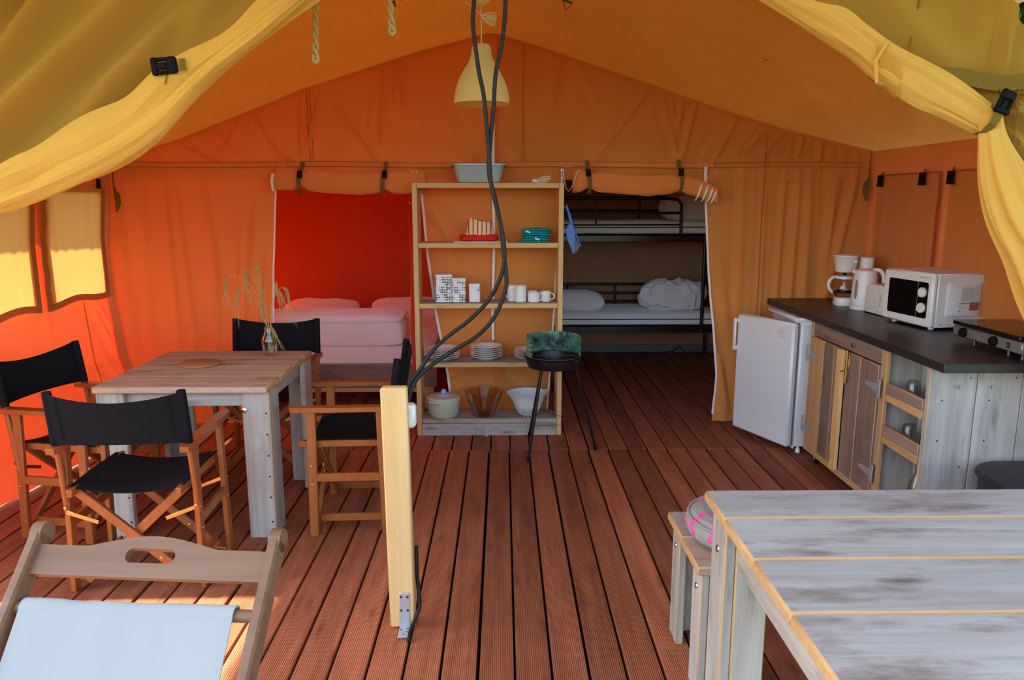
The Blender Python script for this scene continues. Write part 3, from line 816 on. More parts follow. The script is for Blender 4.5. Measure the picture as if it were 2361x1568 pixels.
# second fold line on the roll
Lf1 = [(-2.3, 1.36), (-1.9, 1.56), (-1.66, 1.66), (-1.45, 1.76), (-1.25, 1.87), (-1.05, 2.03), (-.85, 2.17), (-.6, 2.36)]
Lf2 = [(-2.3, 1.285), (-1.9, 1.475), (-1.66, 1.562), (-1.45, 1.65), (-1.25, 1.772), (-1.05, 1.97), (-.85, 2.115), (-.6, 2.31)]
MB().grid(swept_band(Lf1, Lf2, 120, .045, 2.868, 9.0, .13, k=20)).build('inner_fold', C_SAND, cl, sharp=0)
ribbon('hem_tape', [(-1.16, 2.83, 2.03), (-1.185, 2.83, 1.99), (-1.195, 2.83, 1.95)], .004, C_WEBL, cl)
bk = buckle(cl, (-1.165, 2.825, 2.015), RY(PI / 2 - .1), 1.7)
ribbon('strap', [(-1.118, 2.832, 2.018), (-1.135, 2.822, 2.017)], .040, C_WEBL, cl, (0, 0, 1))

# right curtain
cr = thing('tent_curtain', 'yellow canvas front curtain buckled back at the right with its tail hanging down', 'curtain', (0, 0, 0))
Rup = [(.35, 2.62), (.80, 2.40), (1.099, 2.255), (1.227, 2.226), (1.311, 2.167), (1.428, 2.093), (1.596, 2.018), (1.715, 1.949), (1.79, 1.90)]
Rlow = [(.30, 2.58), (.66, 2.40), (.918, 2.255), (1.09, 2.159), (1.256, 2.063), (1.37, 1.975), (1.50, 1.893), (1.62, 1.845), (1.755, 1.785)]
def top_r(x):
    if x < 1.77: return 3.04 - .26 * abs(x + .06)
    return max(2.12, 2.275 - 1.05 * (x - 1.77) + 1.6 * (x - 1.77) ** 2)
sb = [(p[0], p[1] - .02) for p in Rup[:-1]] + [(1.80, 1.86), (1.85, 1.70), (1.92, 1.35), (2.05, 1.15), (2.5, 1.0)]
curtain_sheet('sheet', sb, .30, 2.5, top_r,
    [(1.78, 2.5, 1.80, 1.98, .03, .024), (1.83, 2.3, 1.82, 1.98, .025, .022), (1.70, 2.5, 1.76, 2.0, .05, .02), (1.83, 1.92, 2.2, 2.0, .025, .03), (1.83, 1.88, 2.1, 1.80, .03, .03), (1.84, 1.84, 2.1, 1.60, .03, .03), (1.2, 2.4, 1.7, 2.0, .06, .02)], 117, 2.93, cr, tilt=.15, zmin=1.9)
G = swept_band(Rup, Rlow, 150, .055, 2.89, 14.0, .15, squash=(.5, 1.2, .9))
for i in range(150):                                   # pleats where it is tied
    t = max(0.0, (i / 149 - .70) / .30)
    for j in range(G.shape[0]):
        th = 2 * PI * j / (G.shape[0] - 1)
        G[j, i, 1] += .014 * t * math.sin(9 * th)
        G[j, i, 2] += .006 * t * math.cos(9 * th)
MB().grid(G).build('rolled_edge', C_SAND, cr, sharp=0)
ribbon('edge_binding', [(1.44, 2.822, 2.06), (1.365, 2.815, 2.10), (1.325, 2.81, 2.03), (1.34, 2.82, 1.96), (1.37, 2.84, 1.955)][1:], .012, C_SAND, cr)
MB().grid(swept_band([(1.32, 2.135), (1.36, 2.115), (1.41, 2.09)], [(1.365, 1.965), (1.405, 1.945), (1.445, 1.915)], 20, .060, 2.885, 2.0, .03, k=20)).build('folded_facing', canvas('golden_canvas', (.80, .45, .08), (.72, .42, .09), .35), cr, sharp=0)
# hanging tail
TP = [(1.785, 2.86, 1.86, .040), (1.80, 2.85, 1.76, .050), (1.845, 2.85, 1.64, .075), (1.92, 2.85, 1.50, .095), (2.03, 2.85, 1.36, .115), (2.14, 2.85, 1.18, .13), (2.34, 2.85, .9, .14), (2.66, 2.80, .5, .13), (2.78, 2.78, .12, .14)]
T = spline(TP, 90); k = 64; G = np.zeros((k + 1, 90, 3))
for i, p in enumerate(T):
    tn = T[min(i + 1, 89)][:3] - T[max(i - 1, 0)][:3]; tn /= np.linalg.norm(tn)
    sd = np.array([tn[2], 0, -tn[0]]); sd = -sd / np.linalg.norm(sd)
    for j in range(k + 1):
        th = 2 * PI * j / k
        f = 1 + (.16 * math.sin(7 * th + i * .02) + .08 * math.sin(13 * th - i * .03)) * min(1, .25 + i / 40)
        G[j, i] = p[:3] + sd * p[3] * f * math.cos(th) + np.array([0, -1, 0]) * p[3] * .62 * f * math.sin(th)
MB().grid(G).build('hanging_tail', C_SAND, cr, sharp=0)
ribbon('tie_band', [(x, 2.865 - .012 * math.exp(-((x - 1.81) / .04) ** 2), z) for x, z in ((1.56, 1.995), (1.66, 1.990), (1.74, 1.975), (1.80, 1.962), (1.85, 1.965), (1.92, 1.975), (2.1, 1.985), (2.4, 1.97))], .055, C_WEBL, cr, (0, 0, 1))
ribbon('strap', [(1.822, 2.87, 1.955), (1.818, 2.835, 1.93), (1.806, 2.815, 1.90), (1.79, 2.808, 1.86), (1.768, 2.81, 1.815), (1.755, 2.83, 1.79), (1.752, 2.87, 1.785)], .032, C_WEBL, cr)
buckle(cr, (1.812, 2.806, 1.915), RY(.36), 1.6)
for pts in ([(1.955, 2.77, 1.375), (1.96, 2.76, 1.34), (1.985, 2.75, 1.30), (2.03, 2.74, 1.275), (2.09, 2.74, 1.25), (2.15, 2.75, 1.20)], [(1.965, 2.78, 1.30), (1.985, 2.77, 1.26), (2.02, 2.76, 1.22), (2.08, 2.76, 1.17)]):
    MB().tube(spline(pts, 24), .006, 8).build('white_cord', M_ZIP, cr)
ribbon('seam', [(1.485, 2.90, 2.09), (1.49, 2.885, 2.16), (1.495, 2.87, 2.27), (1.50, 2.85, 2.4)], .005, C_WEBL, cr)

# ================================================================== DIRECTOR CHAIRS
def director_chair(label):
    t = thing('director_chair', label, 'chair', group='black director chairs round the dining table')
    W = W_CHAIR
    for sx in (-1, 1):
        for sy, yf, yt in ((1, .170, .165), (-1, -.165, -.150)):
            m = MB(); m.bar((sx * .255, yf, 0), (sx * .245, yt, .600), .022, .042, (0, 1, 0), .003)
            lg = m.build('leg', W, t)
            mm = MB()
            for z in (.345, .255):
                mm.lathe([(0, 0), (.006, 0), (.006, .003), (.004, .005), (0, .005)], 10, (sx * .250 + sx * .011, yf, z), RY(sx * PI / 2))
            mm.lathe([(0, 0), (.006, 0), (.006, .003), (0, .004)], 10, (sx * .250, yf - sy * 0 - .022 if sy < 0 else yf + .022, .36), RX(PI / 2 if sy < 0 else -PI / 2))
            mm.build('bolt', M_BRASS, lg)['kind'] = 'stuff'
        m = MB()
        pts = [(-.255, -.016), (-.235, -.024), (.235, -.024), (.258, -.012), (.258, .012), (.235, .024), (-.235, .024), (-.255, .016)]
        m.prism([(y, x) for y, x in pts], RZ(PI / 2), (sx * .247, .0, .611), .022)
        m.build('armrest', W, t)
        m = MB(); m.bar((sx * .249, -.15, .285), (sx * .249, .155, .285), .018, .040, (0, 0, 1), .003); m.build('side_rail', W, t)
        m = MB(); m.bar((sx * .205, -.235, .435), (sx * .205, .235, .435), .022, .032, (0, 0, 1), .003); m.build('seat_rail', W, t)
        m = MB(); m.bar((sx * .205, -.15, .070), (sx * .205, .15, .070), .018, .036, (0, 0, 1), .003); m.build('foot_rail', W, t)
        # back post: round dowel leaning back
        m = MB(); m.tube([(sx * .252, -.165, .33), (sx * .250, -.185, .50), (sx * .248, -.215, .70), (sx * .246, -.234, .835)], .0125, 12); m.build('back_post', W, t)
        for y in (-.135, .13):
            m = MB(); m.tube([(sx * .250, y, .022), (sx * .205, y, .030)], .006, 8); m.build('foot_pin', W, t)
    # crossed folding legs, front and back pair
    for y, o in ((-.165, 0), (.150, 0)):
        for s in (-1, 1):
            yy = y + s * .012
            m = MB(); m.bar((s * .212, yy, .435), (-s * .212, yy, .035), .020, .036, (0, 0, 1), .003)
            cb = m.build('cross_leg', W, t)
            MB().lathe([(0, 0), (.006, 0), (.006, .003), (0, .004)], 10, (-s * .10, yy - .010, .141), RX(PI / 2)).build('bolt', M_BRASS, cb)
            p0 = Vector((s * .243, yy - .018, .345)); p1 = Vector((s * .148, yy - .018, .372 - .035))
            p1 = Vector((s * .125, yy - .018, .300))
            m = MB(); m.bar(p0, p1, .004, .016, (0, 0, 1), .001)
            m.build('brass_bracket', M_BRASS, t)
    # seat sling
    n, k = 17, 13; G = np.zeros((n, k, 3))
    for i in range(n):
        u = -1 + 2 * i / (n - 1)
        for j in range(k):
            v = -1 + 2 * j / (k - 1)
            G[i, j] = (u * .218, v * .205, .455 - .030 * (1 - u * u) + .004 * (1 - v * v))
    m = MB(); m.grid(G)
    st = m.build('seat', M_BLACKCLOTH, t, sharp=0)
    md = st.modifiers.new('thickness', 'SOLIDIFY'); md.thickness = .004
    # back sling with sleeves round the posts
    n, k = 29, 11; G = np.zeros((n, k, 3))
    for i in range(n):
        u = -1 + 2 * i / (n - 1); sag = (1 - u * u)
        for j in range(k):
            v = j / (k - 1); z = .628 + .207 * v
            z -= .034 * sag * v ** 1.5 - .004 * sag * (1 - v)
            lean = -.234 + (.835 - (.628 + .207 * v)) * .145
            G[i, j] = (u * .250, lean - .014 - .030 * sag, z)
    m = MB(); m.grid(G)
    bk = m.build('backrest', M_BLACKCLOTH, t, sharp=0)
    md = bk.modifiers.new('thickness', 'SOLIDIFY'); md.thickness = .005
    for sx in (-1, 1):
        m = MB(); m.tube([(sx * .2485, -.2045, .626), (sx * .2475, -.220, .74), (sx * .246, -.235, .838)], .0175, 12); m.build('sleeve', M_BLACKCLOTH, bk)
        ribbon('stitch_seam', [(sx * .205, -.2630 + (.835 - z) * .145, z - .008 * (z - .645) / .2) for z in np.linspace(.652, .826, 6)], .003, M_BLACKCLOTH, bk)
    return t
CH = director_chair('black director chair with its back to the camera in front of the dining table')
chairs = [((-1.475, 3.025, 0), .05, 'black director chair with its back to the camera in front of the dining table'),
          ((-2.00, 3.55, 0), -PI / 2 - .19, 'black director chair at the left end of the dining table by the red wall'),
          ((-1.375, 4.340, 0), PI, 'black director chair facing the camera behind the dining table'),
          ((-.72, 3.60, 0), PI / 2 + .04, 'black director chair at the right end of the dining table behind the post')]
for i, (loc, rz, lab) in enumerate(chairs):
    c = CH if i == 0 else copy_tree(CH)
    c.location = loc; c.rotation_euler = (0, 0, rz); c['label'] = lab

# ================================================================== DINING TABLE
dt = thing('dining_table', 'square dining table of reclaimed planks with thick grey plank legs', 'table', (-1.437, 3.70, 0))
ye = [-.41, -.245, -.03, .155, .41][::1]
ye = [-.412, -.20, .015, .215, .412]
for i in range(4):
    a, b_ = ye[i], ye[i + 1]
    m = MB(); m.box((0, (a + b_) / 2, .7145), (.775, b_ - a - .002, .031), .005, me=1, ends=0)
    m.build('plank', [W_DTOPX, W_RAWX], dt)
for sx in (-1, 1):
    for sy in (-1, 1):
        # each leg is two boards joined in an L
        m = MB(); m.box((sx * .325, sy * .368, .349), (.125, .030, .698), .004, me=1); lg = m.build('leg', [W_GREYZ, W_RAWZ], dt)
        m = MB(); m.box((sx * .372, sy * .295, .349), (.030, .114, .698), .004, me=1); m.build('leg', [W_GREYZ, W_RAWZ], dt)
        m = MB()
        for z in (.60, .50, .40, .30, .2, .08):
            m.lathe([(0, 0), (.005, 0), (.004, .0015), (0, .002)], 8, (sx * .325 + .045, sy * .383, z), RX(sy * -PI / 2))
        m.build('screw', M_DARKSTEEL, lg)
        MB().lathe([(0, 0), (.012, 0), (.011, .004), (.006, .007), (0, .008)], 14, (sx * .275 if sx > 0 else sx * .275, sy * .383, .615), RX(sy * -PI / 2)).build('coach_bolt', M_CHROME, lg)
for sy in (-1, 1):
    m = MB(); m.box((0, sy * .338, .662), (.70, .028, .072), .003, me=1); m.build('apron', [W_GREYX, W_RAWX], dt)
for sx in (-1, 1):
    m = MB(); m.box((sx * .340, 0, .662), (.028, .62, .072), .003, me=1); m.build('apron', [W_GREYY, W_RAWY], dt)
# cork mat
M_CORK = plain('cork', (.42, .18, .075), .9, spec=.1, var=.35, scale=160, bump=.6)
m = MB(); m.lathe([(0, 0), (.094, 0), (.098, .003), (.098, .009), (.094, .012), (0, .012)], 40)
tag(m.build('cork_mat', M_CORK, loc=(-1.525, 3.755, .7305)), 'round brown cork mat lying on the dining table', 'mat')

# glass vase and barley
vz = (-1.245, 4.00, .7305)
m = MB()
m.openlathe([(.0, .004), (.034, .004), (.036, .008), (.036, .070), (.034, .090), (.022, .118), (.0185, .135), (.0185, .150), (.0205, .152), (.022, .150), (.022, .134), (.0255, .117), (.038, .090), (.040, .070), (.040, .006), (.036, .0), (0, .0)], 32)
tag(m.build('bottle_vase', M_GLASS, loc=vz), 'small clear glass bottle vase on the far side of the dining table', 'vase')
M_STRAW = plain('dry_straw', (.50, .35, .13), .7, spec=.2, var=.25, scale=90)
M_EAR = plain('barley_ear', (.36, .25, .09), .75, spec=.15, var=.4, scale=200, bump=.5)
def stalk(px, pts, ear, lab, awn=.13, na=9):
    """barley stalk: pts relative to vase, ear = list of points of the ear"""
    t = thing('barley_stalk', lab, 'dried stalk', vz, group='dried barley in the glass bottle')
    MB().tube(spline(pts, 24), .0013, 6).build('stem', M_STRAW, t)
    E_ = spline(ear, 11); m = MB()
    for i, p in enumerate(E_):
        d = Vector(E_[min(i + 1, 10)] - E_[max(i - 1, 0)]).normalized(); s1 = d.cross(Vector((0, 1, 0))).normalized()
        for s in (-1, 1):
            q = Vector(p) + s1 * s * .0035
            m.tube([q - d * .007, q + s1 * s * .0016, q + d * .009], [.0010, .0046 - .00015 * i, .0008], 6)
    e_ = m.build('ear', M_EAR, t)
    m = MB()
    for i in range(na):
        p = Vector(E_[min(10, 2 + i)]); d = Vector(E_[-1] - E_[-3]).normalized()
        sp = (i / (na - 1) - .5) * .55
        d2 = (d + Vector((sp, random.uniform(-.25, .25), random.uniform(-.15, .1)))).normalized()
        m.tube([p, p + d2 * awn * .5, p + d2 * awn + Vector((0, 0, -.006))], [.0007, .0006, .0003], 4)
    m.build('awns', M_STRAW, e_)
stalk(0, [(.0, 0, .01), (-.012, 0, .15), (-.06, .0, .30), (-.10, 0, .345), (-.135, 0, .360)], [(-.135, 0, .360), (-.155, 0, .325), (-.163, .0, .27)], 'barley stalk bending far to the left with a long drooping ear')
stalk(1, [(.01, 0, .01), (-.005, 0, .15), (-.06, .01, .33), (-.13, .01, .41), (-.18, .01, .425), (-.20, .01, .41)], [(-.20, .01, .41), (-.213, .01, .375), (-.214, .01, .345)], 'barley stalk with the ear hanging furthest to the left')
stalk(2, [(-.01, 0, .01), (.0, 0, .15), (-.03, .02, .30), (-.085, .02, .43), (-.10, .02, .45)], [(-.115, .02, .445), (-.112, .02, .41), (-.108, .02, .375)], 'barley stalk with a short upright ear at mid height left of the vase')
stalk(3, [(.01, .01, .01), (.0, .01, .15), (-.03, .02, .32), (-.05, .02, .47)], [(-.05, .02, .49), (-.049, .02, .465), (-.05, .02, .435)], 'tallest barley stalk standing up above the glass bottle', .08)
stalk(4, [(-.01, 0, .02), (-.004, -.01, .15), (-.028, -.01, .22)], [(-.022, -.01, .19), (-.030, -.01, .235), (-.029, -.01, .265)], 'short barley stalk with its ear just above the bottle neck', .12)
stalk(5, [(.0, 0, .02), (.004, 0, .15), (-.03, .01, .27)], [(-.03, .01, .30), (-.03, .01, .325), (-.032, .01, .345)], 'barley stalk with a pale ear before the tent door edge', .08)
stalk(6, [(.005, 0, .01), (.010, 0, .15), (.03, 0, .28), (.055, 0, .345)], [(.055, 0, .345), (.075, 0, .325), (.085, 0, .295)], 'barley stalk bowing right with the inner drooping ear', .14)
stalk(7, [(.012, .01, .01), (.012, .01, .15), (.03, .01, .29), (.07, .01, .355), (.092, .01, .355)], [(.092, .01, .355), (.108, .01, .335), (.112, .01, .285)], 'barley stalk bowing right with the outermost ear before the red room', .14)
stalk(8, [(.0, 0, .02), (.008, 0, .15), (.025, .0, .28), (.05, 0, .36)], [(.05, 0, .385), (.053, 0, .36), (.056, 0, .34)], 'barley stalk with a small upright ear right of the vase', .10)
stalk(9, [(-.005, 0, .05), (.010, -.005, .152), (.016, -.01, .153)], [(.014, -.012, .150), (.030, -.014, .128), (.042, -.016, .10)], 'barley stalk folded over the bottle rim with its ear pointing down right', .10)

# ================================================================== POST AND CABLES
po = thing('timber_post', 'short pale pine post with steel foot bracket standing mid floor', 'post', (-.368, 2.572, 0))
m = MB(); m.box((0, 0, .456), (.092, .044, .904), .006); o = m.build('upright', W_PINEZ, po); o.rotation_euler = (0, -.012, 0)
m = MB()
m.box((.008, -.0245, .075), (.038, .003, .135), .0008); m.box((.008, -.0595, .0085), (.038, .068, .003), .0008)
br = m.build('angle_bracket', M_STEEL, po)
m = MB()
for x, z in ((-.004, .128), (.020, .128), (-.004, .075), (.020, .075)):
    m.lathe([(0, 0), (.0045, 0), (.004, .002), (0, .003)], 10, (x, -.026, z), RX(PI / 2))
for x, y in ((-.004, -.045), (.020, -.06), (.008, -.075), (.020, -.04)):
    m.lathe([(0, 0), (.0035, 0), (.003, .001), (0, .0012)], 10, (x, y, .010), None)
m.build('screw', M_DARKSTEEL, br)
m = MB(); m.box((.012, .052, .79), (.092, .055, .085), .010); m.build('socket_box', M_WHITEP, po)
c1 = [(-0.092, 2.78, 2.306), (-0.095, 2.775, 2.222), (-0.1, 2.769, 2.15), (-0.093, 2.764, 2.078), (-0.079, 2.759, 1.978), (-0.064, 2.754, 1.905), (-0.054, 2.748, 1.802), (-0.046, 2.743, 1.698), (-0.038, 2.738, 1.594), (-0.016, 2.733, 1.503), (0.003, 2.727, 1.412), (0.007, 2.722, 1.335), (-0.013, 2.717, 1.258), (-0.06, 2.712, 1.18), (-0.123, 2.706, 1.118), (-0.186, 2.701, 1.071), (-0.249, 2.696, 1.016), (-0.297, 2.691, 0.946), (-0.337, 2.675, 0.895), (-0.357, 2.64, 0.835)]
c2 = [(0.016, 2.78, 2.307), (0.013, 2.774, 2.222), (0.009, 2.769, 2.15), (-0.003, 2.763, 2.064), (-0.022, 2.758, 1.977), (-0.030, 2.752, 1.861), (-0.042, 2.755, 1.743), (-0.047, 2.756, 1.639), (-0.028, 2.752, 1.564), (-0.006, 2.748, 1.457), (0.004, 2.738, 1.358), (0.013, 2.719, 1.289), (0.01, 2.713, 1.227), (-0.029, 2.708, 1.133), (-0.092, 2.702, 1.063), (-0.187, 2.697, 1.005), (-0.274, 2.691, 0.945), (-0.322, 2.680, 0.892), (-0.340, 2.64, 0.835)]
top1 = [(-.03, 2.78, 2.95), (-.08, 2.78, 2.6)]; top2 = [(.0, 2.78, 2.95), (.012, 2.78, 2.6)]
tag(MB().tube(spline(top1 + c1, 150), .0075, 10).build('power_cable', M_CABLE), 'black power cable hanging from the roof, left one at the top', 'cable', 'hanging black cables')
tag(MB().tube(spline(top2 + c2, 150), .0075, 10).build('power_cable', M_CABLE), 'black power cable hanging from the roof, right one at the top', 'cable', 'hanging black cables')
tag(MB().tube(spline([(-.318, 2.60, .30), (-.316, 2.585, .20), (-.308, 2.57, .12), (-.307, 2.56, .08), (-.320, 2.54, .045), (-.334, 2.50, .022), (-.334, 2.455, .0075)], 40), .0072, 10).build('power_cable', M_CABLE), 'short black cable running down the foot of the post into the deck', 'cable')

# ================================================================== PENDANT LAMP, ROPES
lp = thing('pendant_lamp', 'frosted cream bell-shaped pendant lamp hanging under the tent ridge', 'lamp', (-.098, 3.80, 0))
M_SHADE = canvas('frosted_shade', (.88, .76, .34), (.88, .76, .34), .50, 600, .02, .0)
m = MB(); m.openlathe([(.040, 2.265), (.046, 2.255), (.050, 2.225), (.062, 2.19), (.085, 2.155), (.108, 2.115), (.124, 2.07), (.132, 2.03), (.134, 2.00), (.1325, 2.0), (.1305, 2.03), (.1225, 2.07), (.1065, 2.115), (.0835, 2.155), (.060, 2.19), (.048, 2.225), (.044, 2.252), (.036, 2.262)], 48)
m.lathe([(0, 2.262), (.040, 2.264), (.038, 2.270), (.008, 2.272), (0, 2.272)], 32)
m.build('lamp_shade', M_SHADE, lp)
m = MB(); m.lathe([(0, 2.15), (.014, 2.15), (.018, 2.17), (.018, 2.26), (0, 2.262)], 16); m.build('bulb_holder', M_WHITEP, lp)
m = MB(); m.lathe([(0, 2.072), (.02, 2.077), (.028, 2.10), (.022, 2.13), (.013, 2.152), (0, 2.152)], 16); m.build('light_bulb', plain('opal_bulb', (.8, .78, .7), .2), lp)
MB().tube([(0, 0, 2.262), (.001, 0, 2.35), (0, 0, 2.46)], .0028, 8).build('lamp_cord', M_CORD, lp)
m = MB(); m.lathe([(0, 2.445), (.02, 2.447), (.038, 2.456), (.046, 2.475), (.047, 2.52), (0, 2.53)], 32); m.build('ceiling_cup', M_SHADE, lp)
pts = []
for i in range(140):
    a = i / 140 * 2 * PI * 6; k = i / 140; tl = .9 * (k - .5) - .25
    q = .034 * (1 - math.cos(a)); w = .011 * math.sin(a)
    pts.append((.004 + q * math.cos(tl) - w * math.sin(tl), -.006 + .010 * math.sin(a * .5 + k * 9), 2.396 + q * math.sin(tl) + w * math.cos(tl)))
MB().tube(pts, .0022, 6).build('coiled_cord', M_CORD, lp)
MB().tube([(0, -.002, 2.400), (-.03, .0, 2.43), (-.12, .02, 2.50), (-.2, .03, 2.55)], .0018, 6).build('coiled_cord', M_CORD, lp)
def rope(x, y, zt, zb, dx, lab):
    m = MB(); L = zt - zb
    for ph in (0, PI):
        P = []
        for i in range(110):
            t = i / 109; z = zt - (L - .018) * t; a = t * L / .052 * 2 * PI * .5 + ph
            r = .0068
            if t > .82: r = .0068 + .004 * math.sin((t - .82) / .18 * PI)
            P.append((x + dx * t + r * math.cos(a), y + r * math.sin(a) * .9, z))
        m.tube(P, .0068, 8)
    loop_ = [(x + dx + .011 * math.sin(a), y, zb + .016 - .020 * math.cos(a) + .004) for a in np.linspace(-2.2, 2.2, 16)]
    m.tube(loop_, .0062, 8)
    return tag(m.build('rope', M_ROPE), lab, 'rope', 'twisted ropes hanging from the roof')
rope(-.757, 3.30, 2.42, 2.105, -.012, 'longer twisted pale rope loop hanging at the upper left')
rope(-.476, 3.40, 2.48, 2.235, .012, 'shorter twisted pale rope loop hanging nearer to the lamp')
def tri_ring(x, y, z, lab, flip=1):
    t = thing('strap_ring', lab, 'metal ring', (x, y, z), group='triangular rings under the roof')
    MB().tube([(-.022, 0, .030), (.024 * flip, 0, .012), (-.006, 0, -.018)], .0028, 8, closed=True).build('ring', M_DARKSTEEL, t)
    MB().box((0, .003, .022), (.045, .006, .012), .002, RY(.3)).build('webbing_tab', C_WEB, t)
tri_ring(.300, 3.70, 2.420, 'triangular metal strap ring under the roof right of the lamp')
tri_ring(-.478, 3.70, 2.432, 'triangular metal strap ring under the roof beside the shorter rope', -1)

# spider on the ceiling
sp = thing('spider', 'long-legged brown spider sitting on the tent ceiling at the right', 'spider', (1.262, 3.80, 2.205))
M_SPID = plain('spider_brown', (.09, .04, .012), .7)
m = MB(); soft(m, (0, 0, 0), (.007, .012, .006), (1, 1), 12, 8); soft(m, (.002, .009, 0), (.006, .007, .005), (1, 1), 12, 8); m.build('body', M_SPID, sp)
for i, (a, r) in enumerate(((2.6, .060), (3.05, .045), (1.45, .036), (.1, .045), (-.45, .070), (-1.9, .028), (3.6, .03), (-.9, .03))):
    MB().tube([(0, .002, 0), (math.cos(a) * r * .45, 0, math.sin(a) * r * .45 + .006), (math.cos(a) * r, 0, math.sin(a) * r)], .0006, 4).build('leg', M_SPID, sp)
# ================================================================== SHELF UNIT AND WHAT STANDS ON IT
SX, SY = -.090, 4.97                        # shelf centre; front at y = 4.86
def stuff(o): o['kind'] = 'stuff'; return o
su = thing('shelf_unit', 'open pine shelf unit standing before the tent partition', 'shelf', (SX, SY, 0), .006)
for sx in (-1, 1):
    m = MB(); m.box((sx * .463, 0, .826), (.032, .22, 1.652), .003); m.build('side_panel', W_SHELFZ, su)
for z, mat in ((1.634, W_PINEX), (1.260, W_PINEX), (.872, W_PINEX), (.484, W_PINEX), (.100, W_GREYX)):
    m = MB(); m.box((0, 0, z), (.892, .216, .030), .003, me=1); m.build('shelf_board', [W_GREYX if z < 1.2 else W_PINEX, W_PINEX], su)
# front edges of the boards are planed pine
for z in (1.634, 1.260, .872, .484):
    m = MB(); m.box((0, -.112, z), (.892, .010, .032), .002); m.build('edge_strip', W_PINEX, su)
m = MB(); m.box((0, -.104, .042), (.892, .020, .082), .003, me=1); m.build('plinth_board', [W_GREYX, W_RAWX], su)
m = MB(); m.box((-.020, -.1155, .028), (.016, .002, .052), .0005); m.box((-.020, -.126, .0035), (.016, .022, .002), .0005); m.build('angle_bracket', M_STEEL, su)
for sx, z in ((-1, 1.52), (1, 1.50)):
    MB().tube([(sx * .478, -.04, z), (sx * .500, -.04, z), (sx * .506, -.04, z + .012)], .0022, 6).build('hook', M_STEEL, su)

# wash tub on top
M_TUB = plain('grey_blue_plastic', (.33, .44, .50), .25, spec=.5, var=.03)
def rounded_rect(w, d, r, n=6):
    P = []
    for cx_, cy_, a0 in ((w / 2 - r, d / 2 - r, 0), (-w / 2 + r, d / 2 - r, PI / 2), (-w / 2 + r, -d / 2 + r, PI), (w / 2 - r, -d / 2 + r, 3 * PI / 2)):
        for i in range(n + 1):
            a = a0 + PI / 2 * i / n
            P.append((cx_ + r * math.cos(a), cy_ + r * math.sin(a)))
    return P
def loft(m, sections, cap0=True, cap1=False, mi=0):
    """sections: list of (w, d, r, z)"""
    rings = [[(x, y, z) for x, y in rounded_rect(w, d, r)] for w, d, r, z in sections]
    n = len(rings[0]); vs = [p for r_ in rings for p in r_]; fs = []
    for i in range(len(rings) - 1):
        for k in range(n):
            l = (k + 1) % n; fs.append((i * n + k, i * n + l, (i + 1) * n + l, (i + 1) * n + k))
    if cap0: fs.append(tuple(reversed(range(n))))
    if cap1: fs.append(tuple((len(rings) - 1) * n + k for k in range(n)))
    return m.add(vs, fs, mi)
m = MB(); loft(m, [(.255, .17, .03, 0), (.272, .185, .035, .006), (.322, .225, .045, .108), (.350, .250, .05, .112), (.352, .252, .05, .106), (.352, .252, .05, .117), (.342, .244, .05, .119), (.314, .218, .045, .114), (.265, .178, .03, .010)], True, True)
tag(m.build('wash_tub', M_TUB, loc=(-.148, 4.965, 1.650)), 'blue-grey plastic wash tub on top of the shelf unit', 'tub')
# coiled extension cord on top
t = thing('extension_cord', 'white coiled extension cord lying on top of the shelf unit', 'cord', (.238, 4.93, 1.650))
P = []
for i in range(150):
    a = i / 150 * 2 * PI * 4.5
    P.append((.022 + .042 * math.cos(a) + .006 * math.sin(a * .37), .018 * math.sin(a) - .004 + .01 * math.cos(a * .6), .020 + .014 * math.sin(a + .8) + .008 * math.sin(a * .31)))
MB().tube(P, .0036, 7).build('cable', M_CORD, t)
MB().box((-.030, -.012, .014), (.040, .022, .022), .006, RZ(.2)).build('plug', M_WHITEP, t)

# cutting board, red and striped cloths, teal cloths
m = MB(); m.box((0, 0, .004), (.345, .17, .008), .003)
tag(m.build('cutting_board', M_WHITEP, loc=(-.140, 4.965, 1.2755)), 'thin white cutting board on the upper shelf under the striped cloth', 'board')
M_RED = plain('red_oven_cloth', (.60, .025, .012), .8, spec=.15, var=.2, scale=60, bump=.4)
m = MB(); soft(m, (0, 0, .0), (.245, .13, .045), (.6, .5), 36, 18, .010, 22.0, seed=3)
tag(m.build('pot_holder', M_RED, loc=(-.152, 4.955, 1.305)), 'crumpled shiny red pot holder on the white cutting board', 'pot holder')
def striped():
    m_, nt, out = new_mat('striped_cotton')
    b_ = pbsdf(nt, out, (.8, .7, .5), .85, 0, .1)
    tc = N(nt, 'ShaderNodeTexCoord'); wv = N(nt, 'ShaderNodeTexWave', wave_type='BANDS', bands_direction='X', Scale=11.0, Distortion=.8)
    wv.inputs['Detail Scale'].default_value = 1.0
    nt.links.new(tc.outputs['Object'], wv.inputs['Vector'])
    rp = N(nt, 'ShaderNodeValToRGB'); rp.color_ramp.elements[0].position = .80; rp.color_ramp.elements[0].color = (.74, .60, .38, 1)
    rp.color_ramp.elements[1].position = .88; rp.color_ramp.elements[1].color = (.50, .05, .02, 1)
    nt.links.new(wv.outputs[0], rp.inputs[0]); nt.links.new(rp.outputs[0], b_.inputs['Base Color'])
    return m_
n, k = 40, 26; G = np.zeros((n, k, 3))
for i in range(n):
    th = 2 * PI * i / (n - 1)
    for j in range(k):
        v = j / (k - 1); r = 1 - .33 * v
        w = .05 * math.sin(5 * th + 1) * v + .03 * math.sin(9 * th) * v
        top = .115 + .012 * math.sin(2 * th + .8) - .022 * max(0, math.cos(th - .5))
        G[i, j] = (.100 * r * (1 + w) * math.cos(th), .055 * r * (1 + w) * math.sin(th), .014 + top * v ** .9)
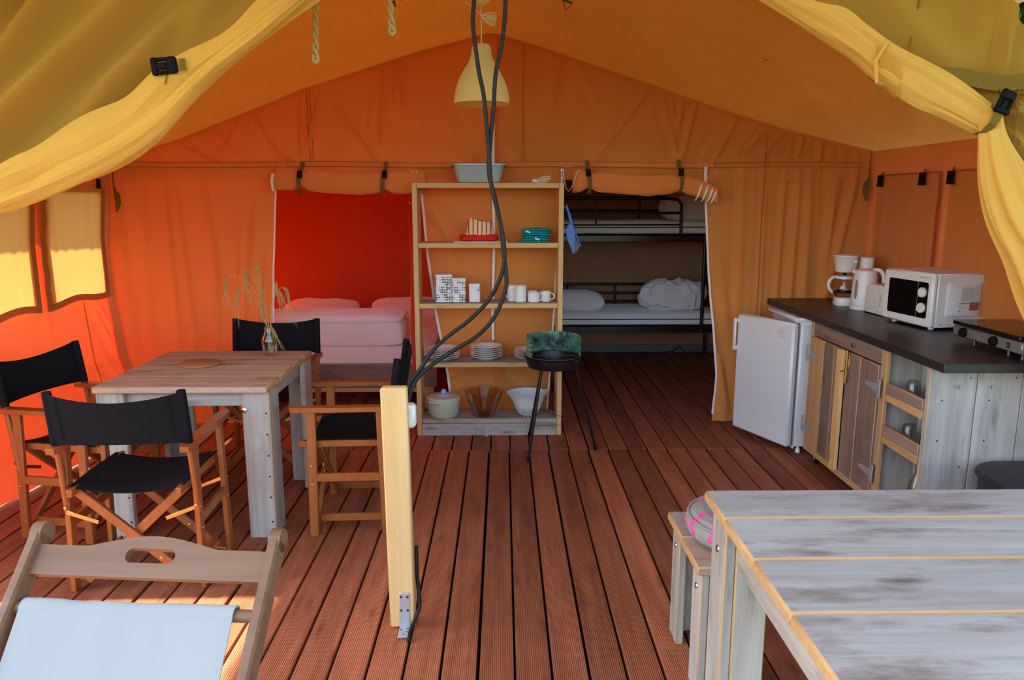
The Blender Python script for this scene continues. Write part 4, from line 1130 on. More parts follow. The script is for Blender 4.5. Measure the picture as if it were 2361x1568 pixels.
m = MB(); m.grid(G); m.add([tuple(G[i, -1]) for i in range(n - 1)], [tuple(range(n - 1))])
tag(m.build('tea_towel', striped(), loc=(-.145, 4.955, 1.292), sharp=1.0), 'cream tea towel with red stripes bunched on the red pot holder', 'towel')
M_TEAL = plain('teal_cotton', (.015, .30, .36), .85, spec=.1, var=.2, scale=90, bump=.4)
def folded(name, loc, d, n, lab, seed, rz, tagw):
    t = thing(name, lab, 'cloth', loc, rz, 'folded teal cloths')
    for i in range(n):
        m = MB(); z = d[2] / n * (i + .5)
        soft(m, (random.uniform(-.006, .006), 0, z), (d[0] - .006 * i, d[1], d[2] / n * 1.12), (.35, .7), 40, 12, .005, 18.0, seed=seed + i)
        m.build('fold', M_TEAL, t)
    m = MB(); m.box((tagw, -d[1] / 2 - .004, d[2] * .55), (.030, .003, .011), 0, RY(.35)); m.build('care_tag', M_ZIP, t)
folded('folded_cloth', (.210, 4.955, 1.276), (.185, .13, .042), 3, 'folded teal cloth, the lower one on the upper shelf', 4.0, .03, .01)
folded('folded_cloth', (.222, 4.955, 1.319), (.200, .12, .045), 3, 'folded teal cloth lying on top of another teal cloth', 9.0, -.05, -.055)

# printed tins
def tin_mat():
    m_, nt, out = new_mat('printed_tin')
    b_ = pbsdf(nt, out, (.7, .7, .7), .35, 0, .5)
    tc = N(nt, 'ShaderNodeTexCoord')
    mp = N(nt, 'ShaderNodeMapping'); mp.inputs['Scale'].default_value = (95, 95, 62); nt.links.new(tc.outputs['Object'], mp.inputs['Vector'])
    vo = N(nt, 'ShaderNodeTexVoronoi', Scale=1.0, Randomness=.25); nt.links.new(mp.outputs[0], vo.inputs['Vector'])
    mp2 = N(nt, 'ShaderNodeMapping'); mp2.inputs['Scale'].default_value = (1, 1, 1); nt.links.new(tc.outputs['Object'], mp2.inputs['Vector'])
    no = N(nt, 'ShaderNodeTexNoise', Scale=24.0, Detail=0.0); nt.links.new(mp2.outputs[0], no.inputs['Vector'])
    th = N(nt, 'ShaderNodeMapRange'); th.inputs[1].default_value = .38; th.inputs[2].default_value = .62; th.inputs[3].default_value = .12; th.inputs[4].default_value = .40
    nt.links.new(no.outputs[0], th.inputs[0])
    lt = N(nt, 'ShaderNodeMath', operation='LESS_THAN'); nt.links.new(vo.outputs['Distance'], lt.inputs[0]); nt.links.new(th.outputs[0], lt.inputs[1])
    mx = N(nt, 'ShaderNodeMix', data_type='RGBA'); mx.inputs[6].default_value = (.74, .75, .73, 1); mx.inputs[7].default_value = (.02, .02, .02, 1)
    nt.links.new(lt.outputs[0], mx.inputs[0]); nt.links.new(mx.outputs[2], b_.inputs['Base Color'])
    return m_
M_TIN = tin_mat(); M_INK = plain('black_ink', (.015, .015, .015), .5)
def tin(loc, w, h, rz, lab, leaves):
    t = thing('storage_tin', lab, 'tin', loc, rz, 'patterned storage tins')
    m = MB(); m.box((0, 0, h / 2 - .006), (w, w, h - .014), .003); m.build('body', M_TIN, t)
    m = MB(); m.box((0, 0, h - .009), (w + .003, w + .003, .018), .003); m.build('lid', M_WHITEP, t)
    for x, z, s, a in leaves:
        pts = [(x + s * (math.sin(q) * .42 * math.cos(a) + (1 - math.cos(q)) * .5 * math.sin(a)), -w / 2 - .0012, z + s * ((1 - math.cos(q)) * .5 * math.cos(a) - math.sin(q) * .42 * math.sin(a))) for q in np.linspace(0, 2 * PI, 15)[:-1]]
        MB().tube(pts, .0016, 5, closed=True).build('printed_leaf', M_INK, t)
tin((-.388, 4.955, .8885), .105, .182, .18, 'tallest black and white patterned tin on the middle shelf', ((.02, .095, .036, .6), (.02, .09, .036, 2.5)))
tin((-.288, 4.930, .8885), .085, .160, .16, 'middle-sized black and white patterned tin on the middle shelf', ((.028, .018, .032, .2),))
tin((-.180, 4.940, .8885), .070, .122, -.06, 'smallest black and white patterned tin on the middle shelf', ((.026, .075, .012, 0),))

# mugs
def mug(loc, r, h, hz, lab, hr):
    t = thing('mug', lab, 'mug', loc, hz, 'white mugs on the middle shelf')
    m = MB(); m.openlathe([(0, .003), (r * .8, .003), (r - .004, .008), (r - .0035, h - .002), (r - .002, h), (r, h - .001), (r, .006), (r * .86, 0), (0, 0)], 32); m.build('cup', M_CERAM, t)
    P = [(r - .002 + hr * .95 * math.sin(a), 0, h * .52 + h * .33 * math.cos(a)) for a in np.linspace(.15, PI - .15, 14)]
    MB().tube(P, .0045, 8).build('handle', M_CERAM, t)
mug((.068, 4.985, .8885), .036, .102, 2.6, 'tall white mug at the back left of the mug group', .024)
mug((.118, 4.935, .8885), .038, .105, PI - .1, 'tall white mug in front, its handle to the left', .026)
mug((.195, 4.990, .8885), .034, .064, .3, 'low white cup behind the other low cup', .02)
mug((.205, 4.925, .8885), .040, .062, -.1, 'low white cup in front with its handle to the right', .026)
mug((.282, 4.960, .8885), .036, .066, -.35, 'low white cup furthest right on the middle shelf', .028)

# plates, each one its own
pm_ = MB(); pm_.openlathe([(0, .006), (.058, .006), (.070, .012), (.104, .020), (.106, .0195), (.107, .018), (.072, .008), (.060, .002), (.055, 0), (0, 0)], 40)
plate0 = pm_.build('plate', M_CERAM)
bm_ = MB(); bm_.openlathe([(0, .006), (.052, .006), (.072, .022), (.104, .030), (.107, .029), (.107, .027), (.075, .017), (.056, .002), (.05, 0), (0, 0)], 40)
bowl0 = bm_.build('soup_plate', M_CERAM)
ordn = ['lowest', 'second lowest', 'third from below', 'fourth from below', 'fifth from below', 'sixth from below']
used = {'p': False, 'b': False}
def stack(x, y, kinds, where):
    z = .5005
    for i, kd in enumerate(kinds):
        base = plate0 if kd == 'p' else bowl0
        if not used[kd]: o = base; used[kd] = True
        else:
            o = base.copy(); COL.objects.link(o)
        o.location = (x + random.uniform(-.002, .002), y + random.uniform(-.002, .002), z); o.rotation_euler = (0, 0, random.uniform(0, 6))
        w = 'topmost' if i == len(kinds) - 1 else ordn[i]
        tag(o, 'white %s, %s in the %s stack on the lower shelf' % ('plate' if kd == 'p' else 'soup plate', w, where), 'plate', 'white plates on the lower shelf')
        z += .0125 if kd == 'p' else .0135
stack(-.395, 4.965, 'pppppp', 'left')
stack(-.108, 4.955, 'bbbbbb', 'middle')
stack(.185, 4.970, 'ppppp', 'right')

# pot, glass bowl, colander
M_SAGE = plain('sage_green_plastic', (.52, .57, .40), .4, spec=.4, var=.04)
t = thing('lidded_pot', 'pale green lidded pot with a blue knob on the bottom shelf', 'pot', (-.398, 4.955, .1155))
m = MB(); m.openlathe([(0, .003), (.088, .003), (.094, .010), (.106, .120), (.110, .122), (.112, .118), (.110, .10), (.098, .008), (.09, 0), (0, 0)], 44); m.build('pot_body', M_SAGE, t)
m = MB(); m.lathe([(0, .118), (.112, .118), (.114, .126), (.108, .134), (.06, .143), (0, .146)], 44); m.build('lid', plain('cream_green_lid', (.58, .58, .40), .35, var=.04), t)
m = MB(); m.box((-.055, -.102, .112), (.085, .020, .022), .008, RZ(-.4)); m.build('pour_lip', M_SAGE, t)
m = MB(); m.lathe([(0, .142), (.05, .143), (.046, .149), (.018, .150), (.014, .152), (.018, .160), (.017, .172), (.010, .180), (0, .182)], 24); m.build('knob', plain('light_blue_plastic', (.36, .48, .72), .35), t)
m = MB(); m.openlathe([(0, .004), (.066, .004), (.072, .012), (.127, .168), (.129, .170), (.131, .168), (.076, .010), (.070, 0), (0, 0)], 48)
tag(m.build('glass_bowl', M_GLASSB, loc=(-.126, 4.950, .1155)), 'large clear glass salad bowl on the bottom shelf', 'bowl')
t = thing('colander', 'white plastic colander with a spout on the bottom shelf', 'colander', (.168, 4.945, .1155))
n, rows = 48, []
for r, z in ((0, .014), (.045, .014), (.062, .022), (.085, .060), (.100, .105), (.118, .150), (.130, .162), (.133, .160), (.122, .148), (.104, .104), (.088, .058), (.066, .018), (.05, .008), (0, .008)):
    rows.append([(r * math.cos(2 * PI * i / n) * (1 + (.10 if r > .11 and (abs(i - 24) < 4 or abs(i - 1.5) < 3) else 0)), r * .92 * math.sin(2 * PI * i / n), z + (.012 if r > .11 and (i < 4 or i > 45) else 0)) for i in range(n)])
G = np.array(rows).transpose(1, 0, 2); m = MB(); m.grid(G, wrap=True); m.build('strainer_bowl', M_WHITEP, t)
m = MB()
for i in range(7):
    a = -PI / 2 + (i - 3) * .16
    m.bar((.070 * math.cos(a), .070 * .92 * math.sin(a) - .004, .028), (.0865 * math.cos(a), .0865 * .92 * math.sin(a) - .004, .064), .0025, .003, (0, 1, 0))
stuff(m.build('drain_slots', plain('slot_shadow', (.10, .10, .11), .8), t))
for a in (-2.0, -1.57, -1.1, 1.0, 2.1):
    MB().tube([(.05 * math.cos(a), .046 * math.sin(a), .012), (.052 * math.cos(a), .048 * math.sin(a), .0)], .004, 8).build('foot', M_WHITEP, t)

# dustpan and brush hanging on the right side of the shelf
M_BLUE = plain('blue_plastic', (.025, .14, .55), .35, spec=.5, var=.05)
t = thing('dustpan', 'blue dustpan hanging on a hook at the side of the shelf unit', 'dustpan', (.405, 4.925, 1.20))
m = MB(); vs = []; fs = []
sec = [(0.004, .314, .006), (.010, .29, .010), (.024, .25, .011), (.036, .21, .013), (.040, .185, .018)]
m.tube([(a, 0, z) for a, z, r in sec], [r for a, z, r in sec], 10); m.build('handle', M_BLUE, t)
m = MB(); m.prism([(.022, .192), (.050, .180), (.062, .12), (.058, .02), (.050, .0), (.040, .03), (.012, .10), (.0, .15)], Matrix(((1, 0, 0), (0, 0, -1), (0, 1, 0))), (0, 0, 0), .030); m.build('pan', M_BLUE, t)
t = thing('hand_brush', 'blue hand brush with grey bristles clipped behind the dustpan', 'brush', (.405, 4.965, 1.20))
m = MB(); m.bar((.040, 0, .20), (.103, 0, .045), .014, .030, (0, 1, 0), .004); m.build('back', M_BLUE, t)
m = MB(); m.prism([(.052, .14), (.094, .043), (.082, .015), (.058, .0), (.052, .06)], Matrix(((1, 0, 0), (0, 0, -1), (0, 1, 0))), (0, 0, 0), .026); stuff(m.build('bristles', plain('grey_bristle', (.22, .20, .17), .9, var=.4, scale=220, bump=.6), t))

# ================================================================== BARBECUE
bb = thing('barbecue', 'black three-legged charcoal barbecue with a green wind shield', 'barbecue', (.305, 4.47, 0))
m = MB(); m.openlathe([(0, .545), (.10, .547), (.152, .560), (.165, .585), (.168, .612), (.176, .616), (.177, .622), (.166, .620), (.160, .586), (.148, .566), (0, .552)], 48); m.build('fire_bowl', M_BLACKMET, bb)
def shieldmat():
    m_, nt, out = new_mat('sooty_green_enamel')
    b_ = pbsdf(nt, out, (.1, .3, .2), .45, 0, .4)
    tc = N(nt, 'ShaderNodeTexCoord'); no = N(nt, 'ShaderNodeTexNoise', Scale=9.0, Detail=5.0, Roughness=.65); nt.links.new(tc.outputs['Object'], no.inputs['Vector'])
    rp = N(nt, 'ShaderNodeValToRGB'); e = rp.color_ramp.elements; e[0].position = .38; e[0].color = (.012, .014, .013, 1); e[1].position = .60; e[1].color = (.10, .30, .21, 1)
    nt.links.new(no.outputs[0], rp.inputs[0]); nt.links.new(rp.outputs[0], b_.inputs['Base Color'])
    return m_
MS = shieldmat()
m = MB(); A = np.linspace(-.30, PI + .62, 60); rows = []
for r in (.160, .163):
    for z in (.625, .685, .745): rows.append([(r * math.cos(a), r * math.sin(a), z) for a in A])
G = np.array([rows[0], rows[1], rows[2], rows[5], rows[4], rows[3], rows[0]]); m.grid(G)
for e in (0, 59): m.add([tuple(r_[e]) for r_ in (rows[0], rows[2], rows[5], rows[3])], [(0, 1, 2, 3)])
sh = m.build('wind_shield', MS, bb, sharp=.5)
for a in (-.27, PI + .58):
    for z in (.665, .692, .718):
        MB().box((.1615 * math.cos(a), .1615 * math.sin(a), z), (.012, .016, .006), 0, RZ(a + PI / 2)).build('notch', M_BLACKMET, sh)
m = MB(); m.tube([(.166 * math.cos(a), .166 * math.sin(a), .628) for a in np.linspace(0, 2 * PI, 40)[:-1]], .0028, 6, closed=True)
for i in range(19):
    x = -.15 + i * .3 / 18; h = math.sqrt(max(.166 ** 2 - x * x, 0))
    m.tube([(x, -h, .628), (x, h, .628)], .0018, 5)
m.tube([(-.166, 0, .625), (.166, 0, .625)], .0022, 5)
stuff(m.build('grill_grate', plain('greasy_wire', (.09, .08, .075), .45, .6, var=.4), bb))
feet = [(-.150, -.115), (.275, .085), (-.128, .365)]; tops = [(-.075, -.085), (.135, .0), (-.06, .10)]
for (fx, fy), (tx, ty) in zip(feet, tops):
    m = MB(); m.tube([(tx, ty, .552), (fx, fy, .018)], .0085, 12); lg = m.build('leg', M_BLACKMET, bb)
    MB().tube([(fx + (tx - fx) * .03, fy + (ty - fy) * .03, .03), (fx, fy, .0)], .0115, 12).build('foot_cap', M_BLACKP, lg)
def on_leg(i, z):
    (fx, fy), (tx, ty) = feet[i], tops[i]; k = z / .552; return (fx + (tx - fx) * k, fy + (ty - fy) * k, z)
for a, b_ in ((0, 1), (1, 2)):
    p, q = Vector(on_leg(a, .22)), Vector(on_leg(b_, .22)); mid = (p + q) / 2 - Vector((0, 0, .02))
    MB().tube(spline([p, mid, q], 12), .0016, 5).build('brace_wire', M_BLACKMET, bb)

# ================================================================== LEFT BEDROOM
bd = thing('double_bed', 'low wooden double bed in the red left bedroom', 'bed', (-1.32, 6.5, 0))
m = MB(); m.box((0, -.985, .262), (1.66, .03, .175), .004, me=1); m.build('foot_board', [W_BROWNX if 'W_BROWNX' in globals() else wood('brown_board_x', (.30, .20, .14), (.20, .13, .09), 'x', .75, 1.0, (.07, .045, .035), .7, .2, 1.0, var=.15, knots=.5), W_RAWX], bd)
m = MB(); m.box((0, -.965, .148), (1.60, .03, .035), .003); m.build('lower_rail', W_RAWX, bd)
for sx in (-1, 1):
    m = MB(); m.box((sx * .815, 0, .262), (.03, 1.96, .175), .004); m.build('side_board', W_BROWNY, bd)
    for y in (-.95, .95):
        m = MB(); m.box((sx * .77, y, .13), (.07, .07, .26), .004); m.build('leg', W_RAWZ, bd)
m = MB(); m.box((0, 0, .30), (1.58, 1.92, .03)); m.build('slat_base', W_RAWX, bd)
m = MB(); soft(m, (0, -.01, .395), (1.60, 1.94, .155), (.12, .35), 64, 14, .004, 4.0, seed=1)
tag(m.build('mattress', M_SHEET, loc=(-1.32, 6.5, 0)), 'mattress under a white sheet tinted pink for the red light on the double bed', 'mattress')
# folded duvet: a soft block at the foot, layered
t = thing('duvet', 'white folded duvet, tinted pink for the red light, lying across the foot of the double bed', 'duvet', (-1.30, 5.80, .465))
m = MB(); soft(m, (0, 0, .092), (1.10, .44, .195), (.14, .30), 90, 22, .012, 6.0, seed=2); m.build('lower_layer', M_SHEET, t)
m = MB(); soft(m, (-.01, .01, .200), (1.12, .46, .075), (.18, .6), 90, 18, .018, 7.0, seed=6); m.build('upper_layer', M_SHEET, t)
m = MB(); soft(m, (0, 0, 0), (.70, .45, .16), (.45, .85), 40, 22, .014, 6.0, RX(.20), 3)
tag(m.build('pillow', M_SHEET, loc=(-1.72, 7.12, .520)), 'pale pillow on the left half of the double bed', 'pillow', 'pillows on the double bed')
m = MB(); soft(m, (0, 0, 0), (.70, .45, .17), (.45, .85), 40, 22, .014, 6.0, RX(.20), 8)
tag(m.build('pillow', M_SHEET, loc=(-.89, 7.12, .528)), 'pale pillow on the right half of the double bed near the shelf', 'pillow', 'pillows on the double bed')

# ================================================================== BUNK BED
bk_ = thing('bunk_bed', 'black steel bunk bed in the dark right bedroom', 'bunk bed', (1.05, 7.2, 0))
X0, X1, YF, YB = -.95, .78, -.40, .36
def pipe(pts, r, name): return MB().tube(pts, r, 10).build(name, M_BLACKMET, bk_)
for x in (X0, X1 + .22):
    for y in (YF, YB): pipe([(x, y, 0), (x, y, 1.60)], .016, 'post')
pipe([(X1 - .02, YF, .36), (X1 - .02, YF, 1.24)], .016, 'post')
for z in (.382, 1.205):
    for y in (YF, YB):
        m = MB(); m.box((.02, y, z), (X1 + .22 - X0, .025, .058), .004); m.build('bed_rail', M_BLACKMET, bk_)
    m = MB(); m.box((.02, -.02, z + .005), (X1 + .22 - X0, .74, .012)); m.build('slat_base', M_DARKSTEEL, bk_)
# upper guard rail with rounded end
pipe([(X0, YF, 1.555), (.42, YF, 1.555), (.50, YF, 1.545), (.535, YF, 1.505), (.54, YF, 1.24)], .014, 'guard_rail')
pipe([(X0, YF, 1.43), (.53, YF, 1.43)], .011, 'guard_rail'); pipe([(X0, YF, 1.325), (.53, YF, 1.325)], .008, 'guard_rail')
for x in (-.22, -.75): pipe([(x, YF, 1.32), (x, YF, 1.55)], .009, 'guard_post')
for z in (1.56, 1.44, .715, .625, .545): pipe([(X0, YB, z), (1.0, YB, z)], .011 if z != .715 else .013, 'back_rail')
for x in (-.4, .08, .45, .8):
    pipe([(x, YB, .42), (x, YB, .715)], .010, 'back_post')
for x in (-.5, .3): pipe([(x, YB, 1.24), (x, YB, 1.56)], .010, 'back_post')
for z in (.66, .93, 1.45): pipe([(1.0, YF, z), (1.0, YB, z)], .012, 'end_rail'); pipe([(X0, YF, z), (X0, YB, z)], .012, 'end_rail')
for z in (.60, .85, 1.07): pipe([(.76, YF, z), (1.0, YF, z)], .011, 'ladder_rung')
M_STRIPE = plain('dark_piping', (.02, .02, .02), .8)
for z, lab in ((.470, 'white mattress on the lower bunk'), (1.30, 'white mattress on the upper bunk')):
    t = thing('bunk_mattress', lab + ' with a dark piping line', 'mattress', (1.05, 7.2, z), group='bunk mattresses')
    m = MB(); soft(m, (.02, -.02, 0), (1.90, .72, .118), (.10, .28), 64, 12, .002, 5.0, seed=z); m.build('cover', M_LINEN, t)
    MB().tube([(-.9, -.381, .004), (0, -.383, .001), (.95, -.381, .004)], .005, 6).build('piping', M_STRIPE, t)
m = MB(); soft(m, (0, 0, 0), (.56, .42, .20), (.5, .9), 40, 22, .014, 6.0, RY(.06), 4)
tag(m.build('pillow', M_LINEN, loc=(.68, 7.12, .612)), 'white pillow at the left end of the lower bunk', 'pillow')
m = MB(); soft(m, (0, 0, 0), (.60, .48, .25), (.7, .8), 110, 70, .045, 6.0, RY(-.03), 7, ridge=True)
tag(m.build('crumpled_duvet', M_LINEN, loc=(1.62, 7.16, .650)), 'crumpled white duvet at the right end of the lower bunk', 'duvet')
m = MB(); soft(m, (0, 0, 0), (.56, .45, .25), (.7, .8), 80, 50, .028, 7.0, None, 12, ridge=True)
tag(m.build('crumpled_duvet', M_LINEN, loc=(1.78, 7.22, 1.475)), 'crumpled duvet in the dark at the right end of the upper bunk', 'duvet')
tag(MB().tube(spline([(2.05, 7.60, .006), (1.86, 7.55, .02), (1.80, 7.58, .07), (1.72, 7.58, .02), (1.5, 7.60, .006), (1.2, 7.61, .006)], 40), .005, 6).build('power_cable', M_CABLE), 'thin dark cable lying on the floor under the bunk bed', 'cable')

# ================================================================== KITCHEN UNIT
M_TOP = plain('dark_laminate', (.022, .019, .018), .38, spec=.5, var=.25, scale=180)
CT = .888                                             # worktop surface height
m = MB(); m.box((2.11, 4.05, CT - .019), (.62, 2.10, .038), .002)
tag(m.build('worktop', M_TOP), 'long dark grey laminate worktop over cabinet and fridge', 'worktop')
KX, KY0, KY1, KZ0, KZ1 = 1.822, 3.13, 4.385, .062, .848
kb = thing('kitchen_cabinet', 'kitchen cabinet of reclaimed boards with two plank doors and open side shelves', 'cabinet', (0, 0, 0))
# end facing the camera: upright boards
ex = [1.822, 2.030, 2.225, 2.41]
for i in range(3):
    m = MB(); m.box(((ex[i] + ex[i + 1]) / 2, KY0 + .014, (KZ0 + KZ1) / 2), (ex[i + 1] - ex[i] - .003, .028, KZ1 - KZ0), .003, me=1 if i == 0 else 0)
    eb = m.build('end_board', [W_GREYZ, W_RAWZ], kb)
    mm = MB()
    for x, z in ((.3, .70), (.85, .80), (.28, .52), (.8, .40), (.2, .25), (.75, .15)):
        mm.lathe([(0, 0), (.004, 0), (.0035, .001), (0, .0015)], 8, (ex[i] + (ex[i + 1] - ex[i]) * x, KY0, z), RX(PI / 2))
    stuff(mm.build('screw', M_DARKSTEEL, eb))
for x in (1.935, 2.075):
    MB().tube([(x, KY0 + .002, .762), (x, KY0 - .022, .757), (x, KY0 - .026, .775)], .0022, 6).build('cup_hook', M_CHROME, kb)
m = MB(); m.box((2.10, KY1 - .014, (KZ0 + KZ1) / 2), (.56, .028, KZ1 - KZ0), .003); m.build('side_board', W_RAWZ, kb)
m = MB(); m.box((2.395, (KY0 + KY1) / 2, (KZ0 + KZ1) / 2), (.02, KY1 - KY0 - .06, KZ1 - KZ0)); m.build('back_panel', W_GREYZ, kb)
m = MB(); m.box((2.10, (KY0 + KY1) / 2, KZ0 + .018), (.55, KY1 - KY0 - .06, .03), .003); m.build('bottom_board', W_RAWY, kb)
# front frame
YM = 3.515                                            # upright between doors and side shelves
def fb(c, d, mat, name, raw=W_RAWZ): return MB().box(c, d, .003, me=1).build(name, [mat, raw], kb)
fb((KX + .010, YM, (KZ0 + KZ1) / 2), (.022, .040, KZ1 - KZ0), W_RAWZ, 'frame_upright')
fb((KX + .010, KY1 - .012, (KZ0 + KZ1) / 2), (.022, .024, KZ1 - KZ0), W_RAWZ, 'frame_upright')
fb((KX + .012, (YM + KY1) / 2 - .0, .806), (.020, KY1 - YM - .062, .078), W_BROWNY, 'top_rail', W_RAWY)
fb((KX + .012, (YM + KY1) / 2 - .0, KZ0 + .022), (.022, KY1 - YM - .062, .044), W_RAWY, 'bottom_rail', W_RAWY)
fb((KX + .10, YM + .020, (KZ0 + KZ1) / 2), (.20, .020, KZ1 - KZ0 - .02), W_GREYZ, 'divider_board')
fb((KX + .185, (KY0 + YM) / 2, (KZ0 + KZ1) / 2), (.020, YM - KY0 - .03, KZ1 - KZ0 - .02), W_GREYZ, 'niche_back')
# doors built of upright planks
def door(y0, y1, mats, hinge_y, side, lab):
    d = bpy.data.objects.new('door', None); COL.objects.link(d); d.parent = kb
    n = len(mats); 
    for i, (ya, yb, mt, rw) in enumerate(mats):
        m = MB(); m.box((KX - .004, (ya + yb) / 2, .437), (.020, yb - ya - .0025, .652), .003, me=1)
        m.build('door_plank', [mt, rw], d)
    for z in (.655, .225):
        m = MB(); m.box((KX - .018, hinge_y, z), (.005, .030, .095), .001)
        m.prism([(0, .022), (side * .125, .008), (side * .125, -.008), (0, -.022)], Matrix(((0, 0, 1), (1, 0, 0), (0, 1, 0))), (KX - .0165, hinge_y + side * .012, z), .003)
        stuff(m.build('strap_hinge', M_STEEL, d))
    return d
d2 = door(3.54, 3.94, [(3.54, 3.725, W_BROWNZ, W_RAWZ), (3.728, 3.885, W_BROWNZ, W_RAWZ)], YM + .004, 1, '')
d1 = door(3.94, 4.36, [(3.945, 4.03, W_BROWNZ, W_RAWZ), (4.032, 4.165, W_BROWNZ, W_RAWZ), (4.168, 4.358, W_RAWZ, W_RAWZ)], KY1 - .006, -1, '')
m = MB(); m.box((KX - .028, 3.915, .437), (.026, .055, .665), .003, me=1); m.build('cover_strip', [W_PINEZ, W_RAWZ], d1)
# bolt latch
la = MB(); la.box((KX - .018, 3.853, .690), (.004, .026, .15), .001); o = la.build('latch_plate', M_BRASS, d2)
la = MB(); la.tube([(KX - .026, 3.853, .600), (KX - .026, 3.853, .775)], .006, 10); la.build('latch_bolt', M_BRASS, o)
MB().tube([(KX - .03, 3.853, .668), (KX - .055, 3.850, .664)], .004, 8).build('latch_knob', M_BRASS, o)
MB().box((KX - .002, 3.850, .803), (.008, .03, .018), .002).build('latch_keeper', M_BRASS, kb)
MB().tube([(KX - .018, 3.925, .66), (KX - .045, 3.935, .655)], .003, 6).build('hook', M_STEEL, d1)
# niche shelves: floor and retaining lip
for z in (.662, .455, .10):
    fb((KX + .092, (KY0 + YM) / 2 - .002, z - .025), (.165, YM - KY0 - .075, .024), W_GREYY, 'niche_shelf', W_RAWY)
    fb((KX + .010, (KY0 + YM) / 2 + .002, z + .005), (.020, YM - KY0 - .070, .055), W_BROWNY, 'niche_lip', W_RAWY)
    fb((KX + .010, (KY0 + YM) / 2 + .002, z - .040), (.022, YM - KY0 - .070, .036), W_RAWY, 'niche_rail', W_RAWY)
# castors
for y in (KY1 - .09, KY0 + .10):
    for x in (KX + .045, 2.35):
        c = MB(); c.box((x, y, .055), (.030, .030, .012), .002); c.box((x - .013, y, .040), (.003, .022, .034), .001); c.box((x + .013, y, .040), (.003, .022, .034), .001)
        cc = stuff(c.build('castor', M_STEEL, kb))
        MB().lathe([(0, -.009), (.022, -.009), (.025, -.005), (.025, .005), (.022, .009), (0, .009)], 20, (x, y, .0255), RY(PI / 2)).build('wheel', M_BLACKP, cc)
# glasses upside down on the niche shelves, and a swing-top bottle
def tumbler(x, y, z, lab):
    m = MB(); m.openlathe([(.033, 0), (.035, 0), (.030, .062), (.026, .074), (.022, .078), (0, .078), (0, .075), (.022, .075), (.026, .066), (.0315, .004), (.033, 0)], 10)
    tag(m.build('tumbler', M_GLASS, loc=(x, y, z)), lab, 'glass', 'upturned glasses in the cabinet niche')
tumbler(KX + .070, 3.375, .6505, 'upturned clear tumbler on the upper niche shelf, further from the end board')
tumbler(KX + .085, 3.245, .6505, 'upturned clear tumbler on the upper niche shelf, next to the end board')
tumbler(KX + .070, 3.375, .4435, 'upturned clear tumbler on the lower niche shelf, further from the end board')
tumbler(KX + .085, 3.245, .4435, 'upturned clear tumbler on the lower niche shelf, next to the end board')
t = thing('swing_top_bottle', 'clear swing-top glass bottle at the bottom of the cabinet niche', 'bottle', (KX + .085, 3.29, .0885))
m = MB(); m.openlathe([(0, .004), (.036, .004), (.038, .01), (.038, .15), (.030, .185), (.014, .225), (.0115, .28), (.015, .285), (.017, .28), (.014, .225), (.033, .185), (.041, .15), (.041, .008), (.037, 0), (0, 0)], 28); m.build('bottle', M_GLASS, t)
m = MB(); m.lathe([(0, .285), (.011, .285), (.013, .295), (.010, .305), (0, .308)], 16); m.build('stopper', M_CERAM, t)
MB().tube([(-.016, 0, .25), (-.022, 0, .275), (-.010, 0, .300), (.010, 0, .300), (.022, 0, .275), (.016, 0, .25), (.0, -.018, .235)], .0018, 6, closed=True).build('wire_clip', M_CHROME, t)

# fridge with its door ajar
fg = thing('fridge', 'white under-counter fridge with its door ajar at the end of the cabinet', 'fridge', (1.775, 4.47, 0))
m = MB(); m.box((.27, .25, .43), (.50, .50, .776), .010); m.box((.02, .25, .04), (.01, .48, .02)); m.build('body', M_ENAMEL, fg)
m = MB(); m.box((.262, .25, .833), (.555, .505, .030), .010); tp = m.build('top_cover', M_ENAMEL, fg)
text_mesh('printed_mark', 'A', .010, M_INK, tp, (-.0165, .07, .830), Matrix(((0, 0, -1), (-1, 0, 0), (0, 1, 0))))
for x, y in ((.06, .03), (.06, .47), (.48, .03), (.48, .47)):
    MB().lathe([(0, 0), (.016, 0), (.014, .02), (.008, .035), (0, .035)], 14, (x, y, 0)).build('foot', M_WHITEP, fg)
dr = bpy.data.objects.new('door', None); COL.objects.link(dr); dr.parent = fg; dr.location = (.012, .004, 0); dr.rotation_euler = (0, 0, .415)
m = MB(); m.box((-.024, .25, .430), (.046, .498, .772), .012); m.build('door_panel', M_ENAMEL, dr)
m = MB(); m.box((.004, .25, .430), (.010, .47, .745), .004); m.build('door_seal', plain('grey_gasket', (.35, .35, .36), .6), dr)
m = MB(); m.box((-.075, .484, .680), (.014, .022, .215), .005); m.box((-.058, .484, .770), (.034, .020, .026), .004); m.box((-.058, .484, .590), (.034, .020, .026), .004); m.build('handle', M_WHITEP, dr)
M_PRINT = plain('grey_print', (.25, .25, .28), .6); M_REDP = plain('red_print', (.55, .12, .12), .6)
def lines(parent, mat, rows, origin, ux, uz, name='print_lines', th=.0022):
    """flat print: short rows of type too small to read"""
    ux = Vector(ux); uz = Vector(uz); nn = ux.cross(uz); o0 = Vector(origin); m = MB()
    for a, b_, z in rows:
        x = a
        while x < b_:
            w = min(random.uniform(.004, .011), b_ - x)
            p = o0 + ux * x + uz * z
            vs = [p, p + ux * w, p + ux * w + uz * th, p + uz * th]
            m.add([v + nn * .0004 for v in vs], [(0, 1, 2, 3)])
            x += w + .0025
    return stuff(m.build(name, mat, parent))
lines(dr, M_PRINT, [(-.030, .010, .0), (-.045, .025, -.010), (-.045, .02, -.042)], (-.0478, .085, .765), (0, -1, 0), (0, 0, 1))
lines(dr, M_REDP, [(-.048, .0, -.026), (-.048, .0, -.022)], (-.0478, .085, .765), (0, -1, 0), (0, 0, 1))

